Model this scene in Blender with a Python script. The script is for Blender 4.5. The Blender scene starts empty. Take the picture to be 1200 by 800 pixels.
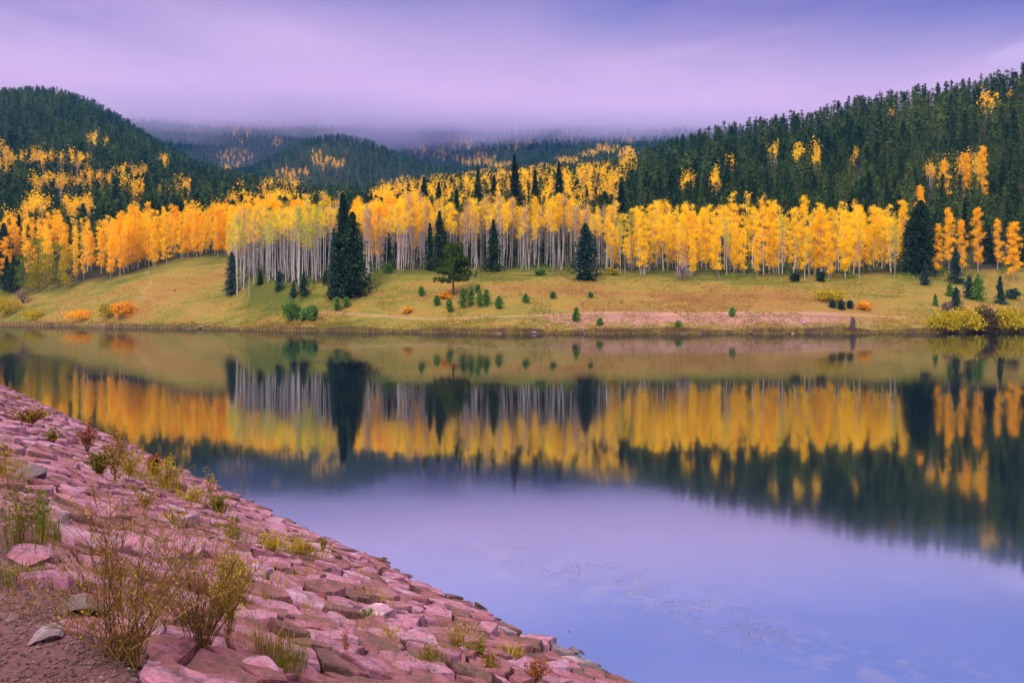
import bpy, bmesh, math, random
import numpy as np
from mathutils import Vector, noise as mnoise

# ------------------------------------------------------------------ camera, sky, sun, exposure
SC = bpy.context.scene
COL = SC.collection
F, U0, VH, CH = 933.0, 600.0, 364.0, 4.0      # focal length in px of the 1200 px photo, centre column, horizon row, eye height
cam_d = bpy.data.cameras.new('camera')
cam = bpy.data.objects.new('camera', cam_d); COL.objects.link(cam)
cam.location = (0, 0, CH); cam.rotation_euler = (math.radians(90), 0, 0)
cam_d.sensor_width = 36; cam_d.lens = 36 * F / 1200
cam_d.shift_y = -(400 - VH) / 1200
cam_d.clip_start = 0.1; cam_d.clip_end = 30000
SC.camera = cam

SUN_EL, SUN_AZ = 42, 205                       # degrees; azimuth measured clockwise from +Y (north): behind the camera, to the left
world = bpy.data.worlds.new('World'); SC.world = world; world.use_nodes = True
nt = world.node_tree; nt.nodes.clear()
def N(t, kind, **kw):
    n = t.nodes.new(kind)
    for k, v in kw.items(): setattr(n, k, v)
    return n
def ramp(t, stops, interp='LINEAR'):
    r = N(t, 'ShaderNodeValToRGB'); e = r.color_ramp.elements; r.color_ramp.interpolation = interp
    while len(e) < len(stops): e.new(0.5)
    for i, (p, c) in enumerate(stops):
        e[i].position = p; e[i].color = (c[0], c[1], c[2], 1) if hasattr(c, '__len__') else (c, c, c, 1)
    return r
def mixc(t, a, b, fac, mode='MIX'):
    m = N(t, 'ShaderNodeMix', data_type='RGBA', blend_type=mode)
    for sock, val in ((m.inputs[6], a), (m.inputs[7], b), (m.inputs[0], fac)):
        if isinstance(val, bpy.types.NodeSocket): t.links.new(val, sock)
        elif hasattr(val, '__len__'): sock.default_value = (val[0], val[1], val[2], 1)
        else: sock.default_value = val
    return m.outputs[2]
def math_n(t, op, a, b=0.5, c=0.5):
    m = N(t, 'ShaderNodeMath', operation=op)
    for i, v in enumerate((a, b, c)):
        if isinstance(v, bpy.types.NodeSocket): t.links.new(v, m.inputs[i])
        else: m.inputs[i].default_value = v
    return m.outputs[0]

out = N(nt, 'ShaderNodeOutputWorld')
sky = N(nt, 'ShaderNodeTexSky', sky_type='NISHITA', sun_disc=False)
sky.sun_elevation = math.radians(SUN_EL); sky.sun_rotation = math.radians(SUN_AZ)
bg_sky = N(nt, 'ShaderNodeBackground'); bg_sky.inputs[1].default_value = 0.06
nt.links.new(sky.outputs[0], bg_sky.inputs[0])
# overcast deck of cloud: violet and lilac streaks, brightening to the zenith as an overcast sky does
tc = N(nt, 'ShaderNodeTexCoord')
sep = N(nt, 'ShaderNodeSeparateXYZ'); nt.links.new(tc.outputs['Generated'], sep.inputs[0])
mp = N(nt, 'ShaderNodeMapping'); mp.inputs['Scale'].default_value = (1.6, 1.6, 6.5); mp.inputs['Rotation'].default_value = (0, 0.25, 0.1)
mp.inputs['Location'].default_value = (0.35, 0.0, 0.4)
nt.links.new(tc.outputs['Generated'], mp.inputs[0])
nz = N(nt, 'ShaderNodeTexNoise'); nz.inputs['Scale'].default_value = 1.5; nz.inputs['Detail'].default_value = 5; nz.inputs['Roughness'].default_value = 0.45
nz.inputs['Distortion'].default_value = 0.25
nt.links.new(mp.outputs[0], nz.inputs[0])
el = ramp(nt, [(0.0, 0.85), (0.20, 0.74), (0.30, 0.30), (0.42, 0.12), (1.0, 0.4)])
nt.links.new(sep.outputs[2], el.inputs[0])
fac = math_n(nt, 'ADD', el.outputs[0], math_n(nt, 'MULTIPLY', math_n(nt, 'SUBTRACT', nz.outputs[0], 0.5), 2.3))
xg = math_n(nt, 'MULTIPLY', sep.outputs[0], -0.7)
fac = math_n(nt, 'ADD', fac, xg)
mp2 = N(nt, 'ShaderNodeMapping'); mp2.inputs['Scale'].default_value = (4, 4, 22); mp2.inputs['Rotation'].default_value = (0, 0.18, 0.3)
nt.links.new(tc.outputs['Generated'], mp2.inputs[0])
nz2 = N(nt, 'ShaderNodeTexNoise'); nz2.inputs['Scale'].default_value = 1.6; nz2.inputs['Detail'].default_value = 6; nz2.inputs['Distortion'].default_value = .5
nt.links.new(mp2.outputs[0], nz2.inputs[0])
fac = math_n(nt, 'ADD', fac, math_n(nt, 'MULTIPLY', math_n(nt, 'SUBTRACT', nz2.outputs[0], 0.5), 0.7))
cl = ramp(nt, [(0.0, (0.185, 0.18, 0.55)), (0.45, (0.32, 0.235, 0.60)), (1.0, (0.64, 0.43, 0.77))])
nt.links.new(fac, cl.inputs[0])
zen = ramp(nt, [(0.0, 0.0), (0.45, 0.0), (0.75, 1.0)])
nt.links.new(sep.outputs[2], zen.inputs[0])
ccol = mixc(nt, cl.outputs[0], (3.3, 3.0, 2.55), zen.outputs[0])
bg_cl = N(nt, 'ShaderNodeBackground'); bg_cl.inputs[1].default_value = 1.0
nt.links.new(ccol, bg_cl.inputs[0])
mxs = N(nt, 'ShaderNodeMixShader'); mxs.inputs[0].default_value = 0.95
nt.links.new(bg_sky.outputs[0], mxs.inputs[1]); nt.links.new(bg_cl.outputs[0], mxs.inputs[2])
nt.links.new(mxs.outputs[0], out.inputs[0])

sun_d = bpy.data.lights.new('sun', 'SUN'); sun_d.energy = 4.4; sun_d.angle = math.radians(14); sun_d.color = (1.0, 0.90, 0.76)
sun = bpy.data.objects.new('sun', sun_d); COL.objects.link(sun)
_a, _e = math.radians(SUN_AZ), math.radians(SUN_EL)
sun.rotation_euler = Vector((math.sin(_a) * math.cos(_e), math.cos(_a) * math.cos(_e), math.sin(_e))).to_track_quat('Z', 'Y').to_euler()

SC.view_settings.view_transform = 'Standard'; SC.view_settings.look = 'None'
SC.view_settings.exposure = 0.0; SC.view_settings.gamma = 1.0
SC.render.engine = 'CYCLES'
cy = SC.cycles
cy.use_denoising = True
try: cy.denoiser = 'OPENIMAGEDENOISE'; cy.denoising_input_passes = 'RGB_ALBEDO_NORMAL'
except Exception: pass
cy.max_bounces = 6; cy.diffuse_bounces = 3; cy.glossy_bounces = 3; cy.transmission_bounces = 4; cy.volume_bounces = 3
cy.transparent_max_bounces = 6; cy.sample_clamp_indirect = 4.0
cy.use_adaptive_sampling = True; cy.adaptive_threshold = 0.02
SC.render.use_persistent_data = False

# ------------------------------------------------------------------ helpers
RNG = np.random.default_rng(7)
random.seed(7)
def tag(o, label=None, cat=None, group=None, kind=None):
    if label: o['label'] = label
    if cat: o['category'] = cat
    if group: o['group'] = group
    if kind: o['kind'] = kind
    return o
def empty(name, loc, rz=0.0, sc=1.0):
    o = bpy.data.objects.new(name, None); COL.objects.link(o)
    o.location = loc; o.rotation_euler = (0, 0, rz); o.empty_display_size = 0.3
    o.scale = (sc, sc, sc) if not hasattr(sc, '__len__') else sc
    return o
def link(name, me, parent=None, loc=(0, 0, 0)):
    o = bpy.data.objects.new(name, me); COL.objects.link(o)
    o.location = loc
    if parent: o.parent = parent
    return o
class Acc:
    """collects numpy triangles / quads with a material slot"""
    def __init__(s): s.v = []; s.f = []; s.m = []; s.n = 0
    def add(s, V, Fc, mi=0):
        V = np.asarray(V, float).reshape(-1, 3); Fc = np.asarray(Fc, int)
        s.v.append(V); s.f.append((Fc + s.n)); s.m.append(np.full(len(Fc), mi, int)); s.n += len(V)
    def mesh(s, name, mats, smooth=False):
        me = bpy.data.meshes.new(name)
        V = np.concatenate(s.v); me.vertices.add(len(V)); me.vertices.foreach_set('co', V.ravel())
        loops = np.concatenate([f.ravel() for f in s.f]); tot = np.concatenate([np.full(len(f), f.shape[1], int) for f in s.f])
        me.loops.add(len(loops)); me.loops.foreach_set('vertex_index', loops.astype(np.int32))
        me.polygons.add(len(tot)); st = np.concatenate([[0], np.cumsum(tot)[:-1]])
        me.polygons.foreach_set('loop_start', st.astype(np.int32)); me.polygons.foreach_set('loop_total', tot.astype(np.int32))
        me.polygons.foreach_set('material_index', np.concatenate(s.m).astype(np.int32))
        me.polygons.foreach_set('use_smooth', np.full(len(tot), smooth, bool))
        for m in mats: me.materials.append(m)
        me.update(calc_edges=True); me.validate()
        return me
def norm(a): return a / (np.linalg.norm(a, axis=-1, keepdims=True) + 1e-9)
def tris(c, d, s, w, rng, flat=0.0):
    """pointed sprays: centre c, direction d, length s, half width w"""
    n = len(c); r = norm(rng.normal(size=(n, 3))); r[:, 2] *= (1 - flat)
    side = norm(np.cross(d, r + np.array([0, 0, flat])))
    s = np.asarray(s).reshape(-1, 1); w = np.asarray(w).reshape(-1, 1)
    V = np.stack([c - d * s * .4 - side * w, c - d * s * .4 + side * w, c + d * s * .6], 1)
    return V.reshape(-1, 3), np.arange(n * 3).reshape(-1, 3)
def quads(c, s, rng, asp=0.75):
    """little leaf-shaped quads with random attitude"""
    n = len(c); a = norm(rng.normal(size=(n, 3))); b = norm(np.cross(a, rng.normal(size=(n, 3))))
    s = np.asarray(s).reshape(-1, 1) if hasattr(s, '__len__') else np.full((n, 1), s)
    V = np.stack([c - a * s, c - b * s * asp, c + a * s, c + b * s * asp], 1)
    return V.reshape(-1, 3), np.arange(n * 4).reshape(-1, 4)
def tube(pts, rad, k=5):
    pts = np.asarray(pts, float); n = len(pts); rad = np.asarray(rad, float)
    tg = norm(np.gradient(pts, axis=0)); ref = np.array([0.31, 0.95, 0.05]) if abs(tg[0][2]) > .5 else np.array([0, 0, 1.0])
    a = norm(np.cross(tg, ref)); b = np.cross(tg, a)
    th = np.linspace(0, 2 * math.pi, k, endpoint=False)
    V = (pts[:, None] + rad[:, None, None] * (a[:, None] * np.cos(th)[None, :, None] + b[:, None] * np.sin(th)[None, :, None])).reshape(-1, 3)
    Fq = []
    for i in range(n - 1):
        for j in range(k): Fq.append((i * k + j, i * k + (j + 1) % k, (i + 1) * k + (j + 1) % k, (i + 1) * k + j))
    return V, np.array(Fq)
def _h(ix, iy, s):
    v = np.sin(ix * 127.1 + iy * 311.7 + s * 74.7) * 43758.5453
    return v - np.floor(v)
def vnoise(x, y, s=0):
    x = np.asarray(x, float); y = np.asarray(y, float)
    ix, iy = np.floor(x), np.floor(y); fx, fy = x - ix, y - iy
    fx = fx * fx * (3 - 2 * fx); fy = fy * fy * (3 - 2 * fy)
    return (_h(ix, iy, s) * (1 - fx) + _h(ix + 1, iy, s) * fx) * (1 - fy) + (_h(ix, iy + 1, s) * (1 - fx) + _h(ix + 1, iy + 1, s) * fx) * fy
def fbm(x, y, o=4, s=0):
    r, a = 0, 0.5
    for i in range(o): r = r + a * vnoise(np.asarray(x) * 2 ** i, np.asarray(y) * 2 ** i, s + i); a *= .5
    return r

# ------------------------------------------------------------------ materials
def new_mat(name):
    m = bpy.data.materials.new(name); m.use_nodes = True; t = m.node_tree; t.nodes.clear()
    return m, t, N(t, 'ShaderNodeOutputMaterial')
def leaf_mat(name, stops, trans=0.3, objvar=0.35, per_tree=None):
    """foliage: colour differs from leaf to leaf and a little from plant to plant"""
    m, t, o = new_mat(name)
    g = N(t, 'ShaderNodeNewGeometry'); oi = N(t, 'ShaderNodeObjectInfo')
    a = math_n(t, 'MULTIPLY', g.outputs['Random Per Island'], 1 - objvar)
    b = math_n(t, 'MULTIPLY', N(t, 'ShaderNodeAttribute', attribute_name=per_tree).outputs['Fac'] if per_tree else oi.outputs['Random'], objvar)
    r = ramp(t, stops); t.links.new(math_n(t, 'ADD', a, b), r.inputs[0])
    d = N(t, 'ShaderNodeBsdfDiffuse'); tr = N(t, 'ShaderNodeBsdfTranslucent')
    t.links.new(r.outputs[0], d.inputs[0]); t.links.new(r.outputs[0], tr.inputs[0])
    mx = N(t, 'ShaderNodeMixShader'); mx.inputs[0].default_value = trans
    t.links.new(d.outputs[0], mx.inputs[1]); t.links.new(tr.outputs[0], mx.inputs[2])
    t.links.new(mx.outputs[0], o.inputs[0])
    return m
def bark_mat(name, c1, c2, scale=3.0, mark=None):
    m, t, o = new_mat(name)
    tc = N(t, 'ShaderNodeTexCoord'); mp = N(t, 'ShaderNodeMapping'); mp.inputs['Scale'].default_value = (scale, scale, scale * .35)
    t.links.new(tc.outputs['Object'], mp.inputs[0])
    n = N(t, 'ShaderNodeTexNoise'); n.inputs['Scale'].default_value = 2; n.inputs['Detail'].default_value = 4
    t.links.new(mp.outputs[0], n.inputs[0])
    oi = N(t, 'ShaderNodeObjectInfo')
    r = ramp(t, [(0.3, c1), (0.7, c2)])
    t.links.new(math_n(t, 'ADD', math_n(t, 'MULTIPLY', n.outputs[0], .8), math_n(t, 'MULTIPLY', oi.outputs['Random'], .25)), r.inputs[0])
    c = r.outputs[0]
    if mark:
        n2 = N(t, 'ShaderNodeTexNoise'); n2.inputs['Scale'].default_value = 1.3; mp2 = N(t, 'ShaderNodeMapping'); mp2.inputs['Scale'].default_value = (1, 1, 3.0)
        t.links.new(tc.outputs['Object'], mp2.inputs[0]); t.links.new(mp2.outputs[0], n2.inputs[0])
        r2 = ramp(t, [(0.60, 0.0), (0.68, 1.0)]); t.links.new(n2.outputs[0], r2.inputs[0])
        c = mixc(t, c, mark, r2.outputs[0])
    b = N(t, 'ShaderNodeBsdfPrincipled'); b.inputs['Roughness'].default_value = .9; b.inputs['Specular IOR Level'].default_value = .2
    t.links.new(c, b.inputs[0]); t.links.new(b.outputs[0], o.inputs[0])
    return m
M = {}
M['gold'] = leaf_mat('aspen_gold', [(0, (.68, .34, .001)), (.35, (.93, .555, .001)), (.7, (.97, .64, .002)), (1, (.98, .74, .003))], .42)
M['orange'] = leaf_mat('aspen_orange', [(0, (.74, .32, .001)), (.35, (.94, .47, .001)), (.7, (.97, .55, .002)), (1, (.98, .63, .003))], .42)
M['lime'] = leaf_mat('aspen_lime', [(0, (.24, .26, .004)), (.4, (.46, .44, .005)), (.75, (.66, .56, .004)), (1, (.86, .66, .004))], .35)
M['pinkgold'] = leaf_mat('aspen_faded', [(0, (.42, .20, .06)), (.5, (.62, .32, .07)), (1, (.80, .44, .06))], .3)
M['green_leaf'] = leaf_mat('green_leaf', [(0, (.035, .085, .012)), (.5, (.09, .16, .016)), (1, (.20, .25, .02))], .3)
M['twig_grey'] = leaf_mat('bare_twigs', [(0, (.20, .15, .16)), (1, (.36, .29, .31))], 0.0)
M['aspen_bark'] = bark_mat('aspen_bark', (.17, .15, .16), (.40, .36, .385), 1.5, (.09, .075, .07))
M['dark_bark'] = bark_mat('conifer_bark', (.06, .042, .032), (.12, .08, .06), 2)
M['pine_bark'] = bark_mat('ponderosa_bark', (.12, .055, .03), (.22, .10, .05), 2)
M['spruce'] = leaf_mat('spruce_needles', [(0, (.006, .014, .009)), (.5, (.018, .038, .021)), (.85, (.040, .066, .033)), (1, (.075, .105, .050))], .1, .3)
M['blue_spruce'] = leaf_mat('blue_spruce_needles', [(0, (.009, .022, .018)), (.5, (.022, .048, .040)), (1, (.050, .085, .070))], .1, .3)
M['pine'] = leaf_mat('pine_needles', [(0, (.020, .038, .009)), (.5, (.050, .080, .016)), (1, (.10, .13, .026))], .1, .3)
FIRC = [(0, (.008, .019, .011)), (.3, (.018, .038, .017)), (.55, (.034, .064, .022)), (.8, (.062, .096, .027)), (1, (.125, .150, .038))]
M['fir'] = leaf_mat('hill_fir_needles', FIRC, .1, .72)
M['forest'] = leaf_mat('forest_needles', FIRC, .1, .75, 'tree_tone')
M['young'] = leaf_mat('young_pine_needles', [(0, (.04, .09, .02)), (.5, (.085, .17, .035)), (1, (.15, .25, .05))], .15, .3)
M['willow'] = leaf_mat('willow_leaf', [(0, (.16, .13, .008)), (.5, (.32, .24, .010)), (1, (.52, .36, .015))], .3, .3)
M['rust'] = leaf_mat('rust_leaf', [(0, (.42, .15, .01)), (.5, (.66, .26, .012)), (1, (.78, .38, .02))], .3, .3)
M['mauve'] = leaf_mat('bare_shrub_twigs', [(0, (.07, .042, .046)), (1, (.16, .10, .115))], 0, .2)

def ground_mat():
    m, t, o = new_mat('terrain')
    g = N(t, 'ShaderNodeNewGeometry')
    def noise(scale, detail=5, stretch=(1, 1, 1), rough=.55):
        mp = N(t, 'ShaderNodeMapping'); mp.inputs['Scale'].default_value = stretch
        t.links.new(g.outputs['Position'], mp.inputs[0])
        n = N(t, 'ShaderNodeTexNoise'); n.inputs['Scale'].default_value = scale; n.inputs['Detail'].default_value = detail; n.inputs['Roughness'].default_value = rough
        t.links.new(mp.outputs[0], n.inputs[0]); return n.outputs[0]
    big = noise(.05, 5, (1, 1.3, 1)); mid = noise(.30, 5, (.28, 1.3, 1)); fine = noise(2.4, 6, rough=.7)
    r = ramp(t, [(.28, (.17, .066, .024)), (.42, (.20, .108, .030)), (.50, (.19, .126, .028)), (.57, (.14, .116, .022)), (.68, (.066, .076, .013))])
    gsum = math_n(t, 'ADD', math_n(t, 'MULTIPLY', big, .55), math_n(t, 'MULTIPLY', mid, .45))
    at = N(t, 'ShaderNodeAttribute', attribute_name='cover')          # R forest floor, G bare dirt, B track
    sp = N(t, 'ShaderNodeSeparateColor'); t.links.new(at.outputs['Color'], sp.inputs[0])
    at2 = N(t, 'ShaderNodeAttribute', attribute_name='damp')          # lusher grass near the trees
    gs = math_n(t, 'ADD', gsum, math_n(t, 'MULTIPLY', at2.outputs['Fac'], .16))
    t.links.new(gs, r.inputs[0])
    fr = ramp(t, [(.32, .40), (.5, .95), (.68, 1.25)]); t.links.new(fine, fr.inputs[0])
    grass = mixc(t, r.outputs[0], fr.outputs[0], .85, 'MULTIPLY')
    dr = ramp(t, [(.3, (.09, .04, .034)), (.5, (.24, .115, .10)), (.7, (.34, .19, .17))])
    t.links.new(math_n(t, 'ADD', math_n(t, 'MULTIPLY', mid, .5), math_n(t, 'MULTIPLY', fine, .5)), dr.inputs[0])
    dm = math_n(t, 'ADD', sp.outputs[1], math_n(t, 'MULTIPLY', math_n(t, 'SUBTRACT', noise(.9, 6, (.7, 1, 1), .65), .5), 1.6))
    dm2 = ramp(t, [(.42, 0.0), (.60, 1.0)]); t.links.new(dm, dm2.inputs[0])
    dmask = math_n(t, 'MULTIPLY', dm2.outputs[0], ramp_in(t, sp.outputs[1], [(.02, 0), (.2, 1)]))
    c = mixc(t, grass, dr.outputs[0], dmask)
    c = mixc(t, c, (.30, .19, .14), math_n(t, 'MULTIPLY', sp.outputs[2], .5))
    at3 = N(t, 'ShaderNodeAttribute', attribute_name='wet')
    c = mixc(t, c, (.045, .024, .016), math_n(t, 'MULTIPLY', at3.outputs['Fac'], ramp_in(t, noise(.45, 3), [(.36, .6), (.5, 1)])))
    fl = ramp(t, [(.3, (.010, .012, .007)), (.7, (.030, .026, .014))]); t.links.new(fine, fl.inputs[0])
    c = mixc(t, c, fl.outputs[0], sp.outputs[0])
    b = N(t, 'ShaderNodeBsdfPrincipled'); b.inputs['Roughness'].default_value = .95; b.inputs['Specular IOR Level'].default_value = .1
    t.links.new(c, b.inputs[0])
    bp = N(t, 'ShaderNodeBump'); bp.inputs['Strength'].default_value = .6; bp.inputs['Distance'].default_value = .25
    t.links.new(fine, bp.inputs['Height']); t.links.new(bp.outputs[0], b.inputs['Normal'])
    t.links.new(b.outputs[0], o.inputs[0])
    return m
def ramp_in(t, sock, stops):
    r = ramp(t, stops); t.links.new(sock, r.inputs[0]); return r.outputs[0]
def rock_mat(name, cols, island=False, sc=1.0):
    m, t, o = new_mat(name)
    tc = N(t, 'ShaderNodeNewGeometry'); pos = tc.outputs['Position']
    rnd = tc.outputs['Random Per Island'] if island else N(t, 'ShaderNodeObjectInfo').outputs['Random']
    n1 = N(t, 'ShaderNodeTexNoise'); n1.inputs['Scale'].default_value = 5 * sc; n1.inputs['Detail'].default_value = 6; n1.inputs['Roughness'].default_value = .6; t.links.new(pos, n1.inputs[0])
    n2 = N(t, 'ShaderNodeTexNoise'); n2.inputs['Scale'].default_value = 38 * sc; n2.inputs['Detail'].default_value = 6; n2.inputs['Roughness'].default_value = .7; t.links.new(pos, n2.inputs[0])
    n3 = N(t, 'ShaderNodeTexNoise'); n3.inputs['Scale'].default_value = 1.1; n3.inputs['Detail'].default_value = 3; t.links.new(pos, n3.inputs[0])
    f = math_n(t, 'ADD', math_n(t, 'MULTIPLY', rnd, .62), math_n(t, 'MULTIPLY', math_n(t, 'SUBTRACT', n1.outputs[0], .31), .95))
    f = math_n(t, 'ADD', f, math_n(t, 'MULTIPLY', math_n(t, 'SUBTRACT', n3.outputs[0], .5), .3))
    r = ramp(t, cols); t.links.new(f, r.inputs[0])
    sp = ramp(t, [(.30, .45), (.52, 1.0), (.72, 1.3)]); t.links.new(n2.outputs[0], sp.inputs[0])
    c = mixc(t, r.outputs[0], sp.outputs[0], .9, 'MULTIPLY')
    sz = N(t, 'ShaderNodeSeparateXYZ'); t.links.new(pos, sz.inputs[0])                     # soaked and darker at the waterline
    c = mixc(t, c, ramp_in(t, math_n(t, 'ADD', sz.outputs[2], math_n(t, 'MULTIPLY', n1.outputs[0], .12)), [(.07, .38), (.16, 1.0)]), 1.0, 'MULTIPLY')
    # lichen and dirt stains
    n4 = N(t, 'ShaderNodeTexNoise'); n4.inputs['Scale'].default_value = 9 * sc; n4.inputs['Detail'].default_value = 8; n4.inputs['Roughness'].default_value = .75; t.links.new(pos, n4.inputs[0])
    st = ramp(t, [(.52, 0.0), (.64, .85)]); t.links.new(n4.outputs[0], st.inputs[0])
    c = mixc(t, c, (.055, .032, .030), st.outputs[0])
    b = N(t, 'ShaderNodeBsdfPrincipled'); b.inputs['Roughness'].default_value = .8; b.inputs['Specular IOR Level'].default_value = .25
    t.links.new(c, b.inputs[0])
    bp = N(t, 'ShaderNodeBump'); bp.inputs['Strength'].default_value = .8; bp.inputs['Distance'].default_value = .035
    hs = math_n(t, 'ADD', math_n(t, 'MULTIPLY', n1.outputs[0], .8), math_n(t, 'MULTIPLY', n2.outputs[0], .35))
    t.links.new(hs, bp.inputs['Height']); t.links.new(bp.outputs[0], b.inputs['Normal'])
    t.links.new(b.outputs[0], o.inputs[0])
    return m
PINK = [(0, (.030, .015, .018)), (.14, (.10, .045, .045)), (.28, (.15, .052, .062)), (.42, (.22, .070, .105)), (.55, (.24, .100, .18)), (.68, (.31, .115, .185)), (.80, (.26, .145, .24)), (.9, (.36, .19, .27)), (1, (.50, .30, .42))]
M['rock'] = rock_mat('pink_sandstone', PINK)
M['rock_far'] = rock_mat('pink_sandstone_mass', PINK, True)
M['rock_grey'] = rock_mat('weathered_grey_stone', [(0, (.06, .042, .052)), (.5, (.16, .105, .135)), (1, (.33, .24, .30))])
M['shore_rock'] = rock_mat('shore_stone', [(0, (.05, .03, .028)), (.5, (.16, .085, .08)), (1, (.32, .22, .21))], True)
M['pebble'] = rock_mat('crushed_gravel', [(0, (.04, .02, .024)), (.5, (.13, .066, .078)), (1, (.26, .16, .18))], True, 3)

def water_mat():
    m, t, o = new_mat('lake_water')
    g = N(t, 'ShaderNodeNewGeometry')
    n = N(t, 'ShaderNodeTexNoise'); n.inputs['Scale'].default_value = .9; n.inputs['Detail'].default_value = 3
    t.links.new(g.outputs['Position'], n.inputs[0])
    n2 = N(t, 'ShaderNodeTexNoise'); n2.inputs['Scale'].default_value = .06; n2.inputs['Detail'].default_value = 2
    mp = N(t, 'ShaderNodeMapping'); mp.inputs['Scale'].default_value = (.5, 1.6, 1); t.links.new(g.outputs['Position'], mp.inputs[0]); t.links.new(mp.outputs[0], n2.inputs[0])
    bp = N(t, 'ShaderNodeBump'); bp.inputs['Strength'].default_value = .04; bp.inputs['Distance'].default_value = .02
    t.links.new(n.outputs[0], bp.inputs['Height'])
    gl = N(t, 'ShaderNodeBsdfGlossy'); gl.inputs['Color'].default_value = (.86, .92, 1.0, 1)
    t.links.new(ramp_in(t, n2.outputs[0], [(.35, .035), (.65, .070)]), gl.inputs['Roughness'])
    t.links.new(bp.outputs[0], gl.inputs['Normal'])
    df = N(t, 'ShaderNodeBsdfDiffuse'); df.inputs[0].default_value = (.003, .005, .014, 1)
    sx0 = N(t, 'ShaderNodeSeparateXYZ'); t.links.new(g.outputs['Position'], sx0.inputs[0])
    off = math_n(t, 'ADD', math_n(t, 'MULTIPLY', math_n(t, 'SUBTRACT', sx0.outputs[0], 1.24), .766), math_n(t, 'MULTIPLY', math_n(t, 'SUBTRACT', sx0.outputs[1], 8.56), .643))
    n5 = N(t, 'ShaderNodeTexNoise'); n5.inputs['Scale'].default_value = .7; n5.inputs['Detail'].default_value = 4; t.links.new(g.outputs['Position'], n5.inputs[0])
    bed_sheen = ramp_in(t, math_n(t, 'ADD', math_n(t, 'MAXIMUM', math_n(t, 'MULTIPLY', off, .10), math_n(t, 'MULTIPLY', math_n(t, 'SUBTRACT', sx0.outputs[1], 7.6), .135)), math_n(t, 'MULTIPLY', math_n(t, 'SUBTRACT', n5.outputs[0], .5), .25)), [(0, (.13, .17, .36)), (.45, (.10, .14, .33)), (1, (.003, .005, .014))])
    t.links.new(bed_sheen, df.inputs[0])  # shallow-bed tint, its colour lifted pale blue where sky reflection is too weak
    lw = N(t, 'ShaderNodeLayerWeight'); lw.inputs[0].default_value = .5
    fc = ramp_in(t, lw.outputs['Facing'], [(.30, .45), (.58, .72), (.75, .70), (1.0, .68)])
    mx = N(t, 'ShaderNodeMixShader'); t.links.new(fc, mx.inputs[0]); t.links.new(df.outputs[0], mx.inputs[1]); t.links.new(gl.outputs[0], mx.inputs[2])
    # a thin film of pollen and leaf dust drawn out in a curved streak
    sx = N(t, 'ShaderNodeSeparateXYZ'); t.links.new(g.outputs['Position'], sx.inputs[0])
    dl = math_n(t, 'ADD', math_n(t, 'MULTIPLY', math_n(t, 'ADD', sx.outputs[0], .14), .69), math_n(t, 'MULTIPLY', math_n(t, 'SUBTRACT', sx.outputs[1], 13.1), .724))
    n3 = N(t, 'ShaderNodeTexNoise'); n3.inputs['Scale'].default_value = 2.4; n3.inputs['Detail'].default_value = 7; n3.inputs['Roughness'].default_value = .62; n3.inputs['Distortion'].default_value = .6
    t.links.new(g.outputs['Position'], n3.inputs[0])
    gs = math_n(t, 'POWER', 2.718, math_n(t, 'MULTIPLY', math_n(t, 'MULTIPLY', dl, dl), -1.6))
    fm = math_n(t, 'MULTIPLY', ramp_in(t, n3.outputs[0], [(.50, 0), (.64, .15)]), math_n(t, 'MULTIPLY', gs, ramp_in(t, math_n(t, 'MULTIPLY', sx.outputs[1], .05), [(.62, 1), (.72, 0)])))
    fd = N(t, 'ShaderNodeBsdfDiffuse'); fd.inputs[0].default_value = (.30, .22, .26, 1)
    m2 = N(t, 'ShaderNodeMixShader'); t.links.new(fm, m2.inputs[0]); t.links.new(mx.outputs[0], m2.inputs[1]); t.links.new(fd.outputs[0], m2.inputs[2])
    t.links.new(m2.outputs[0], o.inputs[0])
    return m
M['brown_twig'] = leaf_mat('brown_twigs', [(0, (.030, .020, .012)), (1, (.10, .065, .03))], 0, .2)
M['water'] = water_mat()
def simple_mat(name, c1, c2, scale, bump=0.3, dist=.05, rough=.9):
    m, t, o = new_mat(name)
    g = N(t, 'ShaderNodeNewGeometry'); n = N(t, 'ShaderNodeTexNoise'); n.inputs['Scale'].default_value = scale; n.inputs['Detail'].default_value = 8; n.inputs['Roughness'].default_value = .7
    t.links.new(g.outputs['Position'], n.inputs[0])
    b = N(t, 'ShaderNodeBsdfPrincipled'); b.inputs['Roughness'].default_value = rough; b.inputs['Specular IOR Level'].default_value = .2
    t.links.new(ramp_in(t, n.outputs[0], [(.3, c1), (.7, c2)]), b.inputs[0])
    bp = N(t, 'ShaderNodeBump'); bp.inputs['Strength'].default_value = bump; bp.inputs['Distance'].default_value = dist
    t.links.new(n.outputs[0], bp.inputs['Height']); t.links.new(bp.outputs[0], b.inputs['Normal']); t.links.new(b.outputs[0], o.inputs[0])
    return m
M['terrain'] = ground_mat()
M['dam_soil'] = simple_mat('dam_soil', (.018, .010, .009), (.07, .038, .032), 9, .6)
M['gravel'] = simple_mat('gravel_path', (.040, .016, .020), (.16, .068, .088), 34, .8, .02)

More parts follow.
